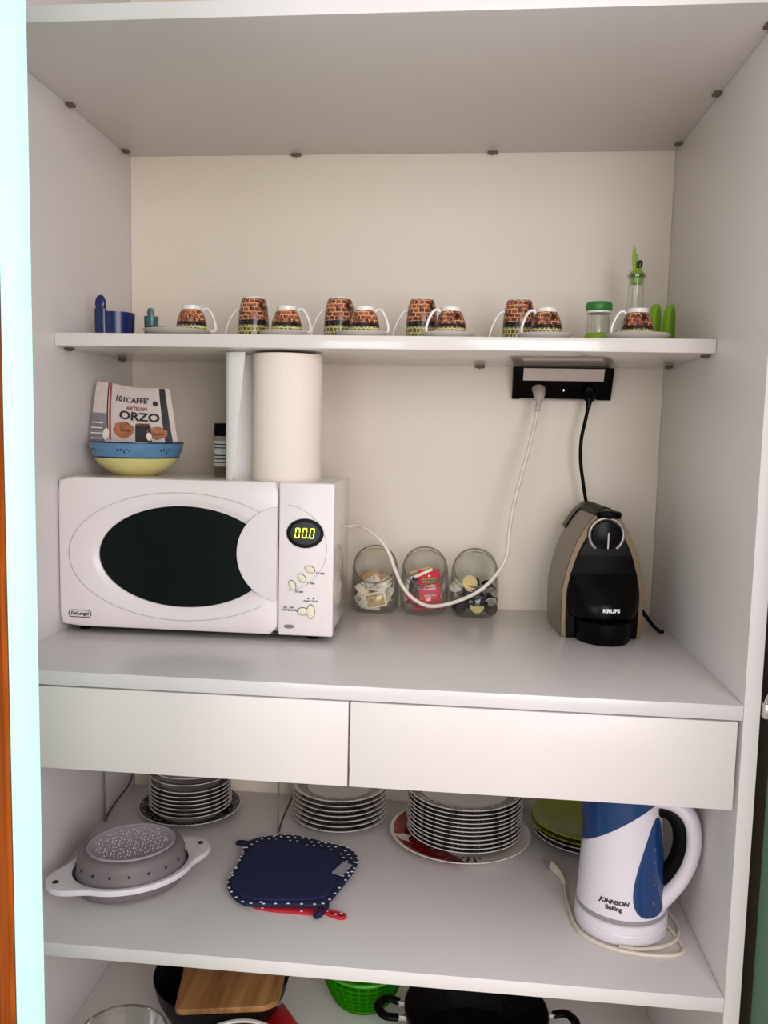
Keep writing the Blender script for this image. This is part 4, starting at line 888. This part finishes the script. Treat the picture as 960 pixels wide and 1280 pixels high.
# ------------------------------------------------------------------ bottom compartment
zL = ZL+.0003
def bowlprof(R, rb, h, th): return [(0, 0), (rb, 0), (rb+.004, .002), (R*.86, h*.45), (R*.97, h*.85), (R, h), (R-.001, h+.0012), (R-th, h), (R*.97-th, h*.85), (R*.86-th, h*.45), (rb, th+.001), (0, th)]
for R_, h, x, y, l in ((.0700, .068, .1330, .1330, 'clear round glass bowl on the bottom shelf, left side'),):
    g = thing('glass_bowl', l, 'bowl', (x, y, zL)); obj('glass', lathe(bowlprof(R_, .04, h, .003), 48), GLASS, g)
    obj('rim', xf(lathe([(R_-.0032, -.0012), (R_+.0006, -.0012), (R_+.001, .0), (R_+.0002, .0014), (R_-.003, .0014)], 48, True), T(0, 0, h)), GLASSR, g)
g = thing('glass_dish', 'white-rimmed glass dish in front of the wooden board', 'dish', (.3220, .1270, zL))
obj('glass', lathe(bowlprof(.0740, .05, .060, .003), 48), GLASS, g)
obj('contents', lathe([(0, .004), (.052, .004), (.062, .030), (.0660, .048), (.060, .052), (0, .054)], 40), mat('folded_film', (206, 200, 190), .4, var=.25, scale=50, bump=.8), g, label='pale crumpled film')
obj('rim', xf(lathe([(.070, -.0015), (.0750, -.0015), (.0756, 0), (.0748, .002), (.070, .002)], 48, True), T(0, 0, .060)), PORC, g)
pn_ = thing('frying_pan', 'black pan with curved side under the wooden cutting board', 'pan', (.2460, .3150, zL))
obj('pan_body', lathe([(0, 0), (.088, 0), (.096, .003), (.112, .035), (.1200, .0665), (.1180, .0672), (.109, .036), (.092, .006), (0, .0045)], 64), PAN, pn_)
obj('handle', tube([(.082, .082, .052), (.10, .10, .054), (.125, .125, .055), (.145, .145, .055)], .009, 12, 6, flat=.6), BLACK, pn_)
bo = (.27, .27, zL+.0680)
cb_ = thing('cutting_board', 'bamboo cutting board laid across the black pan', 'cutting board', bo)
BO = [(.2100, .1860), (.2030, .1880), (.1985, .1960), (.1800, .3010), (.1680, .3750), (.1720, .3820), (.3480, .4020), (.3550, .3970), (.3640, .2360), (.3620, .2290), (.3440, .2130), (.3360, .2110)]
obj('board', prism(BO, bo[2], bo[2]+.0110), BAMBOO, cb_, bevel=.0025, off=bo)
ro = (.34, .27, zL)
tag(obj('red_mat', prism([(.345, .322), (.352, .332), (.402, .262), (.400, .252), (.330, .212), (.318, .232)], zL, zL+.0030), REDM, off=ro, loc=ro, bevel=.001), 'red flat silicone mat poking out under the cutting board', 'mat')
# green basket
gbk = thing('basket', 'bright green plastic mesh bowl on bottom shelf left of the pot', 'basket', (.4920, .3660, zL))
def gr(z): t = z/.072; return .046+.0270*math.sin(min(1, t)*PI/2)
obj('solid_shell', lathe([(0, 0), (.040, 0), (.0475, .002)]+[(gr(z)+.0022, z) for z in (.01, .02, .03, .045, .06, .072)]+[(gr(z)+.0008, z) for z in (.072, .06, .045, .03, .02, .01)]+[(0, .003)], 48), glass('green_tint', (176, 240, 110), .05, .2, (150, 220, 80)), gbk, label='translucent green outer bowl')
for i in range(28):
    a = 2*PI*i/28; obj('rib', tube([((gr(z)-.002)*math.cos(a), (gr(z)-.002)*math.sin(a), z) for z in (.004, .02, .04, .06, .071)], .0012, 6, 3), GREENM, gbk)
for z in (.008, .018, .028, .038, .048, .058, .068): obj('hoop', lathe([(gr(z)-.0032, z-.0010), (gr(z)-.0008, z-.0010), (gr(z)-.0008, z+.0010), (gr(z)-.0032, z+.0010)], 48, True), GREENM, gbk)
obj('rim', lathe([(.0715, .072), (.0770, .072), (.0775, .0735), (.0765, .0750), (.0720, .0750)], 48, True), GREENS, gbk)
# big pot
pt = thing('saucepan', 'wide black pot with two side handles on the bottom shelf', 'pot', (.6910, .2600, zL))
obj('pot_body', lathe([(0, 0), (.092, 0), (.100, .004), (.113, .045), (.1190, .0720), (.1190, .0760), (.1165, .0760), (.1160, .072), (.110, .045), (.097, .007), (0, .006)], 72), PAN, pt)
obj('lining', lathe([(0, .0062), (.0965, .0072), (.1095, .045), (.1155, .0720), (.1150, .0720), (.1085, .045), (.0955, .0085), (0, .0075)], 72), SPECKLE, pt, label='speckled dark inner lining')
for s, nm in ((-1, 'l'), (1, 'r')):
    h_ = obj('handle', tube([(s*.128, -.020, .060), (s*.150, -.022, .063), (s*.163, .0, .064), (s*.150, .022, .063), (s*.128, .020, .060)], .0058, 12, 6, flat=1.3, upv=(0, 0, 1)), BLACK, pt)
    for yy in (-.018, .018): obj('bracket', box(min(s*.112, s*.132), max(s*.112, s*.132), yy-.004, yy+.004, .0555, .0645), STEEL, h_, bevel=.001)
